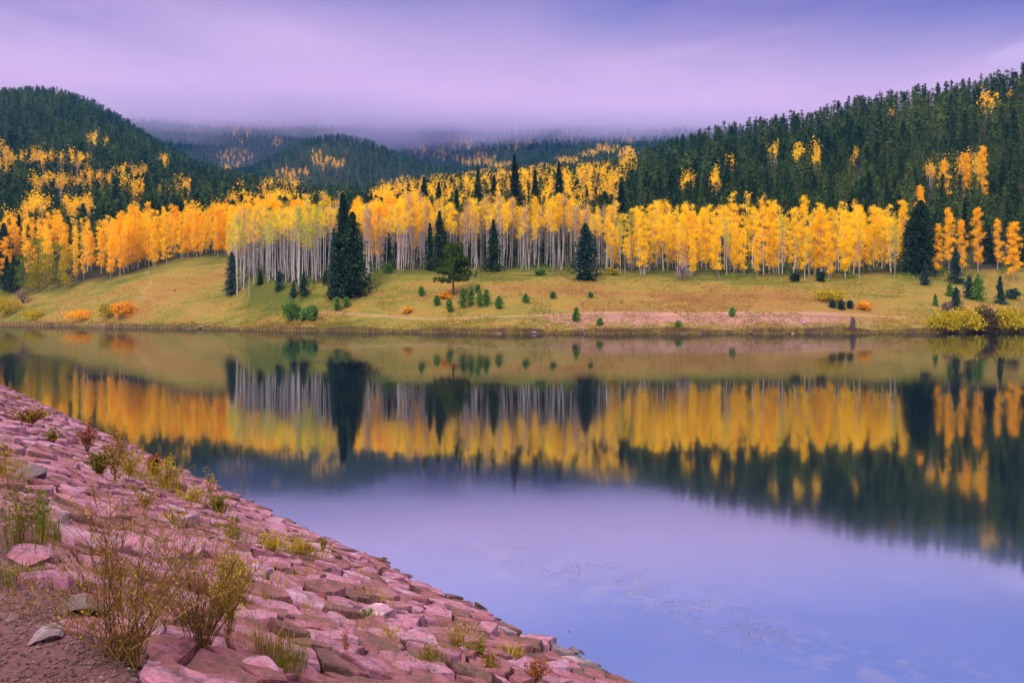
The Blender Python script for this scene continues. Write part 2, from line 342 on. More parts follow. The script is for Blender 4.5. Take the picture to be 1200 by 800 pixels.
# ------------------------------------------------------------------ terrain: lines of the land from the shore to the cloud-hidden ridge
def T(d): ks = sorted(d); return np.array(ks, float), np.array([d[k] for k in ks], float)
def I(tab, u): return np.interp(u, *tab)
SHORE = T({-900: 300, -200: 250, 0: 220, 100: 196, 200: 178, 350: 156, 450: 146, 600: 138, 900: 138, 1000: 140, 1200: 149, 1500: 165, 2100: 200})
BANK = T({-900: 1, 0: .9, 200: 1.2, 350: 1.6, 450: 1.7, 600: 2.3, 700: 2.8, 950: 2.8, 1050: 1.7, 1200: 1.2, 2100: 1.2})
L2V = T({-900: 360, 0: 363, 100: 357, 200: 352, 300: 360, 400: 362, 500: 360, 600: 358, 700: 359, 900: 360, 1000: 362, 1100: 362, 1200: 360, 2100: 355})
L3D = T({-900: 380, -60: 280, 0: 262, 70: 240, 130: 228, 210: 240, 265: 246, 290: 190, 350: 178, 400: 178, 440: 186, 500: 190, 640: 190, 800: 186, 900: 182, 1000: 180, 1100: 184, 1200: 190, 2100: 230})
L3V = T({-900: 330, 0: 345, 70: 341, 130: 333, 210: 306, 265: 301, 290: 326, 350: 340, 400: 333, 440: 322, 500: 318, 640: 318, 700: 321, 800: 325, 900: 328, 1000: 328, 1100: 327, 1200: 322, 2100: 310})
L4D = T({-900: 430, 0: 310, 265: 300, 320: 255, 700: 250, 1200: 245, 2100: 290})
L4V = T({-900: 270, 0: 282, 130: 276, 265: 280, 320: 292, 500: 292, 700: 290, 800: 290, 1000: 285, 1200: 270, 2100: 240})
L5D = T({-900: 480, 0: 400, 600: 400, 800: 380, 1000: 340, 1200: 320, 2100: 350})
L5V = T({-900: 210, 0: 232, 100: 236, 200: 242, 300: 250, 400: 266, 500: 252, 600: 243, 700: 233, 800: 218, 900: 207, 1000: 196, 1100: 178, 1200: 160, 1500: 110, 2100: 60})
L6D = T({-900: 620, 650: 620, 740: 600, 800: 560, 850: 520, 950: 480, 1100: 450, 1200: 430, 2100: 430})
L6V = T({-900: 140, 0: 165, 100: 174, 200: 210, 300: 230, 400: 240, 500: 230, 600: 220, 700: 210, 740: 201, 800: 180, 850: 168, 950: 150, 1100: 122, 1200: 103, 1500: 60, 2100: 20})
L7D = T({-900: 850, 2100: 850})
L7V = T({-900: 90, -300: 108, 0: 113, 70: 119, 120: 142, 150: 160, 200: 187, 250: 207, 300: 226, 350: 237, 400: 240, 500: 228, 600: 214, 700: 206, 740: 205, 800: 225, 1200: 190, 2100: 120})
L8D = T({-900: 1010, 2100: 1010})
L8V = T({-900: 120, 0: 150, 70: 150, 120: 160, 150: 172, 200: 195, 250: 212, 300: 229, 350: 238, 400: 240, 500: 233, 600: 212, 700: 200, 800: 205, 1200: 180, 2100: 140})
L9D = T({-900: 1300, 2100: 1300})
L9V = T({-900: 120, 0: 112, 40: 107, 60: 107, 100: 120, 150: 150, 200: 182, 250: 205, 280: 207, 320: 190, 350: 171, 390: 161, 430: 169, 470: 188, 500: 204, 540: 212, 600: 203, 660: 196, 700: 187, 740: 180, 800: 178, 1200: 190, 2100: 150})
L10D = T({-900: 1620, 2100: 1620})
L10V = T({-900: 150, 0: 150, 100: 150, 150: 165, 200: 190, 300: 208, 400: 203, 500: 207, 600: 188, 700: 180, 800: 172, 1200: 180, 2100: 160})
L11D = T({-900: 2400, 2100: 2400})
L11V = T({-900: 150, 0: 150, 130: 143, 180: 133, 250: 134, 320: 138, 430: 130, 600: 134, 800: 140, 900: 150, 1200: 165, 2100: 165})
UG = np.concatenate([np.arange(-900, -60, 20.0), np.arange(-60, 1260, 4.0), np.arange(1260, 2101, 20.0)])
DG = np.concatenate([np.arange(100, 132, 1.0), np.arange(132, 228, .5), np.arange(228, 260, 1.0), np.arange(260, 640, 3.0), np.arange(640, 3400, 14.0)])
UU, DD = np.meshgrid(UG, DG, indexing='ij')
XX, YY = (UU - U0) / F * DD, DD
sd = I(SHORE, UG) + 4.5 * (fbm(UG / 45, UG * 0, 3, 3) - .44) + 1.6 * (fbm(UG / 9, UG * 0, 2, 13) - .4)
ZZ = np.zeros_like(UU)
zof = lambda v, d: CH + (VH - v) * d / F
for i, u in enumerate(UG):
    d0 = sd[i]
    ds = [90, d0 - 12, d0, d0 + .5, d0 + 6, d0 + 16, I(L3D, u), I(L4D, u), I(L5D, u), I(L6D, u), I(L7D, u), I(L8D, u), I(L9D, u), I(L10D, u), I(L11D, u), 3500]
    bz = I(BANK, u)
    zs = [-3, -1.5, 0, (.75 + .4 * math.sin(u * .05) * math.sin(u * .017)) * min(1, bz), bz, zof(I(L2V, u), d0 + 16)] + [zof(I(v, u), d) for v, d in
         ((L3V, ds[6]), (L4V, ds[7]), (L5V, ds[8]), (L6V, ds[9]), (L7V, ds[10]), (L8V, ds[11]), (L9V, ds[12]), (L10V, ds[13]), (L11V, ds[14]))] + [250]
    ZZ[i] = np.interp(DG, ds, zs)
_SM = ZZ.copy()
for _ in range(6):
    q = _SM.copy(); q[1:-1] = (_SM[:-2] + 2 * _SM[1:-1] + _SM[2:]) / 4; q[:, 1:-1] = (q[:, :-2] + 2 * q[:, 1:-1] + q[:, 2:]) / 4; _SM = q
past = np.clip((DD - sd[:, None] - 6) / 8, 0, 1)
ZZ = ZZ * (1 - past) + _SM * past
amp = np.interp(DD, [100, 150, 220, 400, 1000, 2400], [.15, .5, 1.0, 4, 12, 30])
ZZ += past * amp * (fbm(XX / np.interp(DD, [100, 220, 600, 2400], [9, 14, 60, 220]), YY / np.interp(DD, [100, 220, 600, 2400], [9, 14, 60, 220]), 4, 11) - .47)
def ground(u, d):
    u = np.asarray(u, float); d = np.asarray(d, float)
    fi = np.clip(np.interp(u, UG, np.arange(len(UG))), 0, len(UG) - 1.001); i = fi.astype(int); fi = fi - i
    j = np.clip(np.searchsorted(DG, d, 'right') - 1, 0, len(DG) - 2); fj = np.clip((d - DG[j]) / (DG[j + 1] - DG[j]), 0, 1)
    return (ZZ[i, j] * (1 - fi) + ZZ[i + 1, j] * fi) * (1 - fj) + (ZZ[i, j + 1] * (1 - fi) + ZZ[i + 1, j + 1] * fi) * fj
def at_ud(u, d): return ((u - U0) / F * d, d, float(ground(u, d)))
def at_uv(u, v, lo=None):
    """the first point of the far bank and meadow that lies on this line of sight"""
    s = float(np.interp(u, UG, sd)); ds = np.arange(s, 420, .25)
    vv = VH - (ground(np.full_like(ds, u), ds) - CH) * F / ds
    k = np.argmax(vv <= v); return at_ud(u, ds[k])
# land cover: forest floor, bare dirt, track
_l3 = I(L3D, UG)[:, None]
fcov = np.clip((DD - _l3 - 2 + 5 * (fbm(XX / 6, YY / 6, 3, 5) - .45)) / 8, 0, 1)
rel = DD - sd[:, None]
wet = np.clip(1.8 - np.abs(rel - .25) / .6, 0, 1)
ero = np.interp(UG, [560, 640, 700, 960, 1010, 1060], [.1, .5, .85, .85, .5, .1])[:, None] * np.exp(-((rel - 7) / 5.5) ** 2)
shore_dirt = np.interp(UG, [-50, 0, 160, 200, 360, 400], [.8, .8, .5, .2, .25, .1])[:, None] * np.exp(-((rel - 1.5) / 2.2) ** 2)
dirt = np.clip(ero + shore_dirt, 0, 1)
vproj = VH - (ZZ - CH) * F / DD
def pathmask(pts, w):
    pu, pv = zip(*pts); best = np.full(UU.shape, 1e9)
    for (a, b), (c, d) in zip(pts[:-1], pts[1:]):
        tt = np.clip(((UU - a) * (c - a) + (vproj - b) * (d - b)) / ((c - a) ** 2 + (d - b) ** 2), 0, 1)
        best = np.minimum(best, np.hypot((UU - a - tt * (c - a)) * .5, vproj - b - tt * (d - b)))
    return np.clip(1.4 - best / w, 0, 1) * (DD < 260)
track = np.maximum.reduce([pathmask([(172, 318), (176, 332), (163, 348), (200, 356), (250, 371)], .8) * .6, pathmask([(380, 366), (430, 369), (500, 374)], 1.2),
                           pathmask([(500, 374), (620, 370), (700, 366), (800, 367), (960, 366), (1060, 372)], .9)])
damp = np.clip(1 - np.abs(DD - _l3) / 12, 0, 1) * .9 + np.interp(UG, [250, 300, 420, 470], [0, .35, .35, 0])[:, None] - np.interp(UG, [480, 600, 900, 1080], [.1, .7, .9, .2])[:, None] * np.clip(1 - np.abs(DD - _l3 + 22) / 14, 0, 1)
nu, nd = UU.shape
idx = np.arange(nu * nd).reshape(nu, nd)
q = np.stack([idx[:-1, :-1], idx[1:, :-1], idx[1:, 1:], idx[:-1, 1:]], -1).reshape(-1, 4)
a = Acc(); a.add(np.stack([XX, YY, ZZ], -1).reshape(-1, 3), q)
me = a.mesh('terrain', [M['terrain']], True)
ca = me.attributes.new('cover', 'FLOAT_COLOR', 'POINT')
ca.data.foreach_set('color', np.stack([fcov, dirt, track, np.ones_like(fcov)], -1).astype(np.float32).ravel())
wa = me.attributes.new('wet', 'FLOAT', 'POINT'); wa.data.foreach_set('value', wet.astype(np.float32).ravel())
da = me.attributes.new('damp', 'FLOAT', 'POINT'); da.data.foreach_set('value', damp.astype(np.float32).ravel())
tag(link('terrain', me), kind='structure')

# lake water
a = Acc(); xs = np.linspace(-700, 700, 29); ys = np.linspace(-40, 330, 20)
gx, gy = np.meshgrid(xs, ys, indexing='ij'); ii = np.arange(gx.size).reshape(gx.shape)
a.add(np.stack([gx, gy, gx * 0], -1).reshape(-1, 3), np.stack([ii[:-1, :-1], ii[1:, :-1], ii[1:, 1:], ii[:-1, 1:]], -1).reshape(-1, 4))
tag(link('water', a.mesh('water', [M['water']], True)), kind='structure')

# the dam: stone-faced slope that rises from the near shore to a gravel crest
ES, ET, DO = np.array([-.643, .766, 0]), np.array([-.766, -.643, 0]), np.array([1.24, 8.56, 0])
SL, TC = .444, 5.52
def dam_z(s, t):
    s = np.asarray(s, float); t = np.asarray(t, float)
    return np.where(t < TC, SL * t, SL * TC + .03 * np.clip(t - TC, 0, 1)) + .05 * (fbm(s * .7, t * .7, 3, 21) - .45)
def dam_pt(s, t, up=0.0):
    p = DO + ES * s + ET * t; return (float(p[0]), float(p[1]), float(dam_z(s, t)) + up)
def dam_uv(u, v):
    """the point of the dam face or crest on this line of sight"""
    dr = np.array([(u - U0) / F, 1, (VH - v) / F]); k = np.arange(1.5, 120, .01)
    P = dr[None] * k[:, None] + np.array([0, 0, CH]); R = P - DO
    s, t = R @ ES, R @ ET
    i = np.argmax(P[:, 2] <= dam_z(s, t)); return float(s[i]), float(t[i]), float(k[i])
ts = np.concatenate([np.linspace(-4, TC, 48), np.linspace(TC + .1, 9, 24), [14, 40, 200]]); ss = np.concatenate([[-120, -40, -20], np.arange(-12, 60, .25), np.arange(62, 300, 8.)])
gs, gt = np.meshgrid(ss, ts, indexing='ij'); P = DO + gs[..., None] * ES + gt[..., None] * ET
P[..., 2] = dam_z(gs, gt) - np.where(gt < TC, .05, 0)
ii = np.arange(gs.size).reshape(gs.shape); fq = np.stack([ii[:-1, :-1], ii[1:, :-1], ii[1:, 1:], ii[:-1, 1:]], -1)
face = (gt[:-1, :-1] < TC - .05)
a = Acc(); a.add(P.reshape(-1, 3), fq.reshape(-1, 4)); a.m = [np.where(face, 0, 1).reshape(-1)]
tag(link('dam_ground', a.mesh('dam_ground', [M['dam_soil'], M['gravel']], True)), kind='structure')

# air and the cloud that sits on the far ridge
def vol_box(name, lo, hi, color, dens, label, aniso=0.0):
    a = Acc(); x0, y0, z0 = lo; x1, y1, z1 = hi
    a.add([(x0, y0, z0), (x1, y0, z0), (x1, y1, z0), (x0, y1, z0), (x0, y0, z1), (x1, y0, z1), (x1, y1, z1), (x0, y1, z1)],
          [(0, 3, 2, 1), (4, 5, 6, 7), (0, 1, 5, 4), (1, 2, 6, 5), (2, 3, 7, 6), (3, 0, 4, 7)])
    m, t, o = new_mat(name + '_air'); pv = N(t, 'ShaderNodeVolumePrincipled')
    pv.inputs['Color'].default_value = (*color, 1); pv.inputs['Density'].default_value = dens; pv.inputs['Anisotropy'].default_value = aniso
    t.links.new(pv.outputs[0], o.inputs['Volume'])
    return tag(link(name, a.mesh(name, [m])), *label, kind='stuff')
vol_box('haze', (-4200, -260, -5), (4200, 3600, 640), (.08, .38, .98), .00007, ('thin bluish air over the lake and the far hills', 'haze'))
o = vol_box('low_cloud', (-6000, 900, 380), (6000, 6500, 490), (.70, .56, .85), .0075, ('lilac cloud deck hiding the tops of the far mountains', 'cloud'))
a = Acc(); xs = np.linspace(-6000, 6000, 61); nose = 1130 + 330 * (fbm(xs / 420, xs * 0, 3, 31) - .42)          # a wedge: the deck thins out towards the lake, with an uneven lip
base = np.interp(xs, [-1400, -600, -330, 0, 600], [505, 498, 474, 440, 432]) + 26 * (fbm(xs / 260, xs * 0 + 5, 3, 8) - .45)
prof = np.stack([np.stack([xs, nose + dy, base + z], -1) for dy, z in ((0, 0), (0, 1), (900, 75), (2200, 110), (5400, 125), (5400, 0))], 1)
ii = np.arange(61 * 6).reshape(61, 6)
a.add(prof.reshape(-1, 3), np.concatenate([np.stack([ii[:-1, j], ii[:-1, (j + 1) % 6], ii[1:, (j + 1) % 6], ii[1:, j]], -1) for j in range(6)]))
for r_ in (0, 60): a.add(prof[r_], [(0, 1, 2), (0, 2, 3), (0, 3, 4), (0, 4, 5)])
me = a.mesh('low_cloud', list(o.data.materials)); bm = bmesh.new(); bm.from_mesh(me); bmesh.ops.remove_doubles(bm, verts=bm.verts, dist=1e-4); bmesh.ops.recalc_face_normals(bm, faces=bm.faces); bm.to_mesh(me); bm.free(); o.data = me
def mist(u, v, d, w, hgt, dep, dens):
    bm = bmesh.new(); bmesh.ops.create_icosphere(bm, subdivisions=4, radius=1); off = Vector((u, v, d))
    for q in bm.verts: q.co *= 1 + .35 * mnoise.noise(q.co * 1.3 + off); q.co = Vector((q.co.x * w, q.co.y * dep, q.co.z * hgt))
    me = bpy.data.meshes.new('mist_bank'); bm.to_mesh(me); bm.free()
    m, t, oo = new_mat('mist_air'); pv = N(t, 'ShaderNodeVolumePrincipled'); pv.inputs['Color'].default_value = (.60, .55, .91, 1); pv.inputs['Density'].default_value = dens
    t.links.new(pv.outputs[0], oo.inputs['Volume']); me.materials.append(m)
    tag(link('mist_bank', me, None, ((u - U0) / F * d, d, CH + (VH - v) * d / F)), 'pale mist hanging on the forested mountains below the cloud', 'mist', 'banks of mist on the mountains', 'stuff')
for q in ((250, 132, 1900, 340, 42, 220, .0020), (390, 137, 1800, 230, 40, 160, .0022), (520, 154, 1750, 260, 34, 180, .0028), (640, 156, 1800, 300, 34, 200, .0026), (800, 156, 1700, 330, 36, 200, .0030),
          (455, 152, 1640, 150, 34, 100, .0034), (300, 176, 1560, 150, 56, 90, .00035), (505, 176, 1620, 160, 50, 110, .00035), (90, 134, 1460, 170, 40, 90, .0014), (200, 150, 1750, 150, 24, 120, .0018), (1215, 66, 470, 26, 9, 26, .02)): mist(*q)

# ------------------------------------------------------------------ trees
def aspen_parts(rng, H, f0, rad, limbs, clumps, leaves, sig, size, twigs=0, bend=.5):
    """trunk mesh data (bark) and crown (leaf quads + fine twigs)"""
    tr, cr = Acc(), Acc()
    k = 9; zz = np.linspace(0, H, k); ph = rng.uniform(0, 6.28); b = rng.uniform(0, bend) * 1.5
    off = b * np.sin(zz / H * rng.uniform(1.5, 3.4)) 
    px, py = off * math.cos(ph), off * math.sin(ph); r0 = rng.uniform(.095, .165) * H / 18
    tr.add(*tube(np.stack([px, py, zz], -1), r0 * (1 - .88 * zz / H) + .01, 6))
    cs = []
    for i in range(limbs):
        f = f0 + (1 - f0) * (i + rng.uniform(0, 1)) / limbs; z = f * H * .97
        g = (f - f0) / (1 - f0); L = rad * (.55 + .45 * math.sin(math.pi * min(1, .22 + .66 * g))) * rng.uniform(.40, 1.25) * (1.05 - .55 * max(0, g - .7) / .3)
        th = rng.uniform(0, 6.283); d = norm(np.array([math.cos(th), math.sin(th), rng.uniform(-.05, .65)]))
        p0 = np.array([np.interp(z, zz, px), np.interp(z, zz, py), z]); pm = p0 + d * L * .5; p1 = p0 + d * L + np.array([0, 0, .12 * L])
        tr.add(*tube([p0, pm, p1], [.035 * H / 18, .02 * H / 18, .008], 3))
        for c in range(clumps):
            q = p0 + (p1 - p0) * (.35 + .65 * (c + rng.uniform(0, 1)) / clumps) + rng.normal(size=3) * .2
            cs.append(q)
    cs = np.array(cs); keep = rng.uniform(size=len(cs)) < .68; cs = cs[keep]
    n = rng.integers(int(leaves * .5), int(leaves * 1.5) + 1, len(cs))
    C = np.repeat(cs, n, 0) + rng.normal(size=(n.sum(), 3)) * sig * np.array([1, 1, .8])
    cr.add(*quads(C, rng.uniform(.6, 1.25, len(C)) * size, rng), 0)
    if twigs:
        z = rng.uniform(.42, .98, twigs) * H; th = rng.uniform(0, 6.283, twigs)
        c = np.stack([np.interp(z, zz, px) + np.cos(th) * .5, np.interp(z, zz, py) + np.sin(th) * .5, z], -1)
        d = norm(np.stack([np.cos(th), np.sin(th), rng.uniform(.3, 1.3, twigs)], -1))
        cr.add(*tris(c, d, rng.uniform(.8, 1.7, twigs), np.full(twigs, .022), rng), 1)
    return tr, cr
def conifer_parts(rng, H, R, levels, nb, nt, size, droop=.25, f0=.05, power=.9, ragged=.25, up=0.0):
    tr, cr = Acc(), Acc()
    tr.add(*tube([(0, 0, 0), (0, 0, H * .5), (0, 0, H * .97)], [R * .07 + .03, R * .045 + .02, .015], 6))
    lv = np.repeat(np.arange(levels), nb); n = len(lv)
    f = f0 + (1 - f0) * ((lv + rng.uniform(-.5, .5, n) + .5) / levels)
    lump = 1 + ragged * (rng.uniform(-1, 1, levels)[lv]) 
    r = R * np.clip(1 - f, .0, 1) ** power * lump * rng.uniform(1 - ragged * 1.3, 1 + ragged * .5, n) + .02 * R
    r *= np.clip((f - f0) / .06 + .55, 0, 1)
    th = rng.uniform(0, 6.283, n); ax = np.stack([np.cos(th), np.sin(th), np.full(n, up)], -1)
    z = f * H
    t = np.tile(np.linspace(.22, 1, nt), n) + rng.uniform(-.07, .07, n * nt)
    R_, A_, Z_ = np.repeat(r, nt), np.repeat(ax, nt, 0), np.repeat(z, nt)
    c = A_ * (R_ * t)[:, None]; c[:, 2] += Z_ - droop * R_ * t ** 1.6 + up * .0
    wob = rng.normal(size=c.shape) * np.minimum(size * .5, .28 * R_[:, None] + .02); c += wob
    d = norm(A_ + np.array([0, 0, -droop * .8]) + rng.normal(size=c.shape) * .45)
    s = size * rng.uniform(.7, 1.35, len(c)) * (1.05 - .4 * t)
    cr.add(*tris(c, d, s * 1.5, s * .42, rng, .5))
    # leader
    cr.add(*tris(np.array([[0, 0, H * .985]] * 4), norm(np.array([[0, 0, 1.0]] * 4) + rng.normal(size=(4, 3)) * .15), np.full(4, size * 1.6), np.full(4, size * .3), rng))
    return tr, cr
def pine_parts(rng, H, R, boughs, size):
    """open-crowned pine: bare lower trunk, layered boughs that end in needle tufts"""
    tr, cr = Acc(), Acc()
    tr.add(*tube([(0, 0, 0), (.05, 0, H * .4), (-.05, .05, H * .95)], [.045 * H * .5, .03 * H * .5, .03], 7))
    for i in range(boughs):
        f = .24 + .74 * (i + rng.uniform(0, 1)) / boughs; th = rng.uniform(0, 6.283)
        L = R * (1.02 - .88 * ((f - .24) / .76) ** 1.2) * rng.uniform(.6, 1.12)
        p0 = np.array([0, 0, f * H]); d = np.array([math.cos(th), math.sin(th), .02 + .35 * f]); p1 = p0 + d * L; pm = p0 + d * L * .5 - np.array([0, 0, .06 * L])
        tr.add(*tube([p0, pm, p1], [.06, .04, .012], 3))
        m = 9; tt = rng.uniform(.35, 1.02, m); cs = p0 + (p1 - p0) * tt[:, None] + rng.normal(size=(m, 3)) * np.array([.3, .3, .14]) * R * .35
        C = np.repeat(cs, 16, 0); dd = norm(rng.normal(size=C.shape) + np.array([0, 0, .35])); C = C + dd * size * .5
        cr.add(*tris(C, dd, rng.uniform(.7, 1.3, len(C)) * size, np.full(len(C), size * .2), rng))
    return tr, cr
def bush_parts(rng, w, h, n, size, stems=10, pointy=False):
    tr, cr = Acc(), Acc()
    for i in range(stems):
        th = rng.uniform(0, 6.283); r = rng.uniform(.1, .85) * w / 2
        tr.add(*tube([(0, 0, -.1), (math.cos(th) * r * .45, math.sin(th) * r * .45, h * .45), (math.cos(th) * r, math.sin(th) * r, h * rng.uniform(.6, .95))], [.03 * h ** .5, .02 * h ** .5, .006], 3))
    k = max(6, n // 28); th = rng.uniform(0, 6.283, k); r = np.sqrt(rng.uniform(0, 1, k)) * .78; hz = np.sqrt(np.clip(1 - r ** 2 * .9, 0, 1)) * rng.uniform(.2, 1.12, k)
    cs = np.stack([np.cos(th) * r * w / 2, np.sin(th) * r * w / 2, hz * h], -1)
    C = np.repeat(cs, n // k + 1, 0); C = C + rng.normal(size=C.shape) * np.array([w * .085, w * .085, h * .09]) * np.repeat(rng.uniform(.6, 1.7, k), n // k + 1)[:, None]; C[:, 2] = np.abs(C[:, 2]) + .02
    cr.add(*quads(C, rng.uniform(.6, 1.3, len(C)) * size, rng))
    return tr, cr
PROTO = {}
def proto(key, fn):
    if key not in PROTO: PROTO[key] = fn()
    return PROTO[key]
def plant(name, label, cat, loc, meshes, group=None, rz=0.0, sc=1.0):
    """a tree or bush: an Empty at its foot with a trunk and a crown"""
    o = tag(empty(name, loc, rz, sc), label, cat, group)
    for nm, me in meshes: link(nm, me, o)
    return o

AKIND = dict(gold=(.14, 1.55, 44, 4, 44, .32, .105, 60, 'gold'), orange=(.14, 1.9, 48, 4, 48, .36, .115, 0, 'orange'), lime=(.60, 1.45, 24, 4, 17, .38, .10, 260, 'lime'),
             bare=(.76, 1.25, 18, 4, 20, .36, .10, 380, 'gold'), faded=(.62, 1.3, 20, 3, 14, .38, .10, 360, 'pinkgold'), highgold=(.58, 1.5, 28, 4, 34, .36, .11, 160, 'gold'), highorange=(.44, 1.8, 34, 4, 42, .38, .115, 20, 'orange'))
def aspen_proto(kind, i):
    def mk():
        rng = np.random.default_rng(hash((kind.encode()[0], len(kind), i)) % 100000)
        f0, rad, li, cp, lf, sg, sz, tw, mt = AKIND[kind]
        tr, cr = aspen_parts(rng, 18, f0, rad, li, cp, lf, sg, sz, tw)
        if kind in ('bare', 'faded', 'lime', 'gold') and i % 2 == 0:                # a second stem from the same root, leaning a little
            tr2, cr2 = aspen_parts(rng, 18 * rng.uniform(.72, .97), f0, rad * .85, li * 2 // 3, cp, lf, sg, sz, tw // 2, 1.2)
            th = rng.uniform(0, 6.283); sh = np.array([math.cos(th), math.sin(th), 0]); ln = rng.uniform(.01, .07)
            for src, dst in ((tr2, tr), (cr2, cr)):
                n0 = dst.n
                for V_, f_, m_ in zip(src.v, src.f, src.m): dst.v.append(V_ + sh * (rng.uniform(.5, 1.1) * 0 + .8 + ln * V_[:, 2:3])); dst.m.append(m_)
                for f_ in src.f: dst.f.append(f_ + n0)
                dst.n += src.n
        return [('trunk', tr.mesh('aspen_trunk', [M['aspen_bark']], True)), ('crown', cr.mesh('aspen_crown', [M[mt], M['twig_grey']]))]
    return proto(('aspen', kind, i), mk)
n_aspen = 0
aspen_spots = []
def aspen(u, d, kind, H, label, group, rng):
    global n_aspen
    H *= .78 + .44 * float(fbm(u / 22, d / 30, 2, 81)); x, y, z = at_ud(u, d); s = H / 18
    for (ax, ay) in aspen_spots:
        if (ax - x) ** 2 + (ay - y) ** 2 < .8: return
    aspen_spots.append((x, y)); n_aspen += 1
    plant('aspen_tree', label, 'tree', (x, y, z - .1), aspen_proto(kind, int(rng.integers(0, 6))), group, rng.uniform(0, 6.283), (s * rng.uniform(.75, 1.2), s * rng.uniform(.75, 1.2), s))
def grove(u0, u1, dd0, dd1, n, kinds, H0, H1, label, group, seed, base=None):
    rng = np.random.default_rng(seed)
    us = u0 + (u1 - u0) * (np.arange(n) + rng.uniform(-.8, .8, n) + .5) / n
    for u in us:
        b = float(I(L3D, u)) if base is None else base
        aspen(u, b + dd0 + (dd1 - dd0) * rng.uniform() ** .9, kinds[int(rng.integers(0, len(kinds)))], rng.uniform(H0, H1), label, group, rng)
FILL = []
def filler(u0, u1, dd0, dd1, n, kinds, H0, H1, seed, base=None):
    """the trees past the three hundred nearest: their places, built later as one stand"""
    rng = np.random.default_rng(seed)
    for i in range(n):
        u = rng.uniform(u0, u1); b = float(I(L3D, u)) if base is None else base
        d = b + rng.uniform(dd0, dd1); FILL.append((u, d, kinds[int(rng.integers(0, len(kinds)))], rng.uniform(H0, H1) * (.78 + .44 * float(fbm(u / 22, d / 30, 2, 81))), rng.uniform(0, 6.283)))
LB = {'L': ('slender orange-gold aspen in the dense orange grove above the left meadow', 'orange aspens above the left meadow'),
      'G': ('tall white-trunked aspen with thin yellow-green top, left of the tallest dark spruce', 'white trunked aspens left of the tall spruce'),
      'O': ('bright orange aspen crown rising behind the white-trunked trees near the tallest spruce', 'orange aspens behind the white trunks'),
      'C': ('pale bare-trunked aspen with a sparse yellow top in the middle of the far grove', 'bare trunked aspens in the middle grove'),
      'R': ('golden aspen leafy almost to the ground in the yellow grove along the right meadow', 'golden aspens along the right meadow')}
grove(128, 285, 0, 34, 52, ['orange', 'orange', 'orange', 'gold'], 12, 17.5, *LB['L'], 1)
grove(-20, 130, 6, 40, 17, ['orange', 'gold', 'orange'], 12, 16, *LB['L'], 2)
grove(268, 398, 1, 34, 48, ['lime', 'lime', 'bare', 'faded'], 15, 20.5, *LB['G'], 3, 178)
grove(276, 392, 44, 70, 12, ['highorange'], 15.5, 17.5, *LB['O'], 4, 178)
grove(412, 500, 18, 46, 14, ['highorange'], 17, 19, *LB['O'], 5, 186)
grove(425, 722, 0, 22, 84, ['bare', 'bare', 'bare', 'faded', 'faded', 'highgold'], 12.5, 19.5, *LB['C'], 6)
grove(712, 1062, 0, 20, 72, ['gold', 'gold', 'gold', 'highgold', 'lime'], 9, 18.5, *LB['R'], 7)
filler(-30, 285, 8, 46, 110, ['orange', 'orange', 'gold'], 12.5, 17.5, 21)
filler(268, 398, 8, 40, 60, ['lime', 'bare', 'faded', 'bare'], 15, 20, 22, 178)
filler(276, 392, 48, 78, 40, ['highorange', 'orange'], 14, 17.5, 23, 178)
filler(412, 500, 24, 56, 46, ['highorange', 'orange', 'highgold'], 16, 19, 24, 186)
filler(425, 722, 6, 40, 120, ['bare', 'bare', 'faded', 'highgold'], 12, 19, 25)
filler(712, 1062, 6, 34, 120, ['gold', 'gold', 'highgold', 'orange'], 9.5, 18.5, 26)
rng = np.random.default_rng(8)
for u, d, H, lab in ((1098, 186, 14, 'orange-gold aspen just right of the broad dark spruce on the right'), (1112, 195, 16, 'gold aspen second right of the broad dark spruce, above a dark fir'),
                     (1127, 188, 14, 'narrow gold aspen over the dark conifer at the right tree line'), (1146, 192, 16.5, 'tall thin gold aspen right of the dark conifer at the right tree line'),
                     (1169, 196, 13, 'left one of the two lone gold aspens before dark spruces at far right'), (1188, 184, 14.5, 'right one of the two lone gold aspens, on a white trunk at far right'),
                     (1079, 226, 19, 'gold aspen top showing above the broad dark spruce on the right'), (1106, 262, 20, 'orange aspen high on the right slope among firs, left of a pair'),
                     (1134, 268, 21, 'broad orange aspen on the right slope above the lone gold aspens'), (1152, 268, 22, 'tallest orange aspen on the right slope above the lone gold aspens')):
    aspen(u, d, 'orange', H, lab, None, rng)
for u, d, H, m, lab in ((28, 250, 12, 'green_leaf', 'low green broadleaf tree at the left edge of the far bank'), (46, 250, 16, 'green_leaf', 'dark green leafy tree in front of the orange grove at far left'),
                        (54, 243, 12, 'willow', 'yellow-green leafy tree beside the purple shrub at far left'), (68, 243, 13.5, 'green_leaf', 'rounded light green tree at the left end of the orange grove'), (38, 246, 10, 'willow', 'low lime-yellow tree in front of the green trees at far left'), (78, 239, 11, 'willow', 'yellow-green tree at the meadow corner below the orange grove')):
    tr, cr = aspen_parts(rng, H, .12, H * .24, 34, 4, 20, .5, .16)
    plant('broadleaf_tree', lab, 'tree', at_ud(u, d), [('trunk', tr.mesh('trunk', [M['dark_bark']], True)), ('crown', cr.mesh('crown', [M[m]]))])

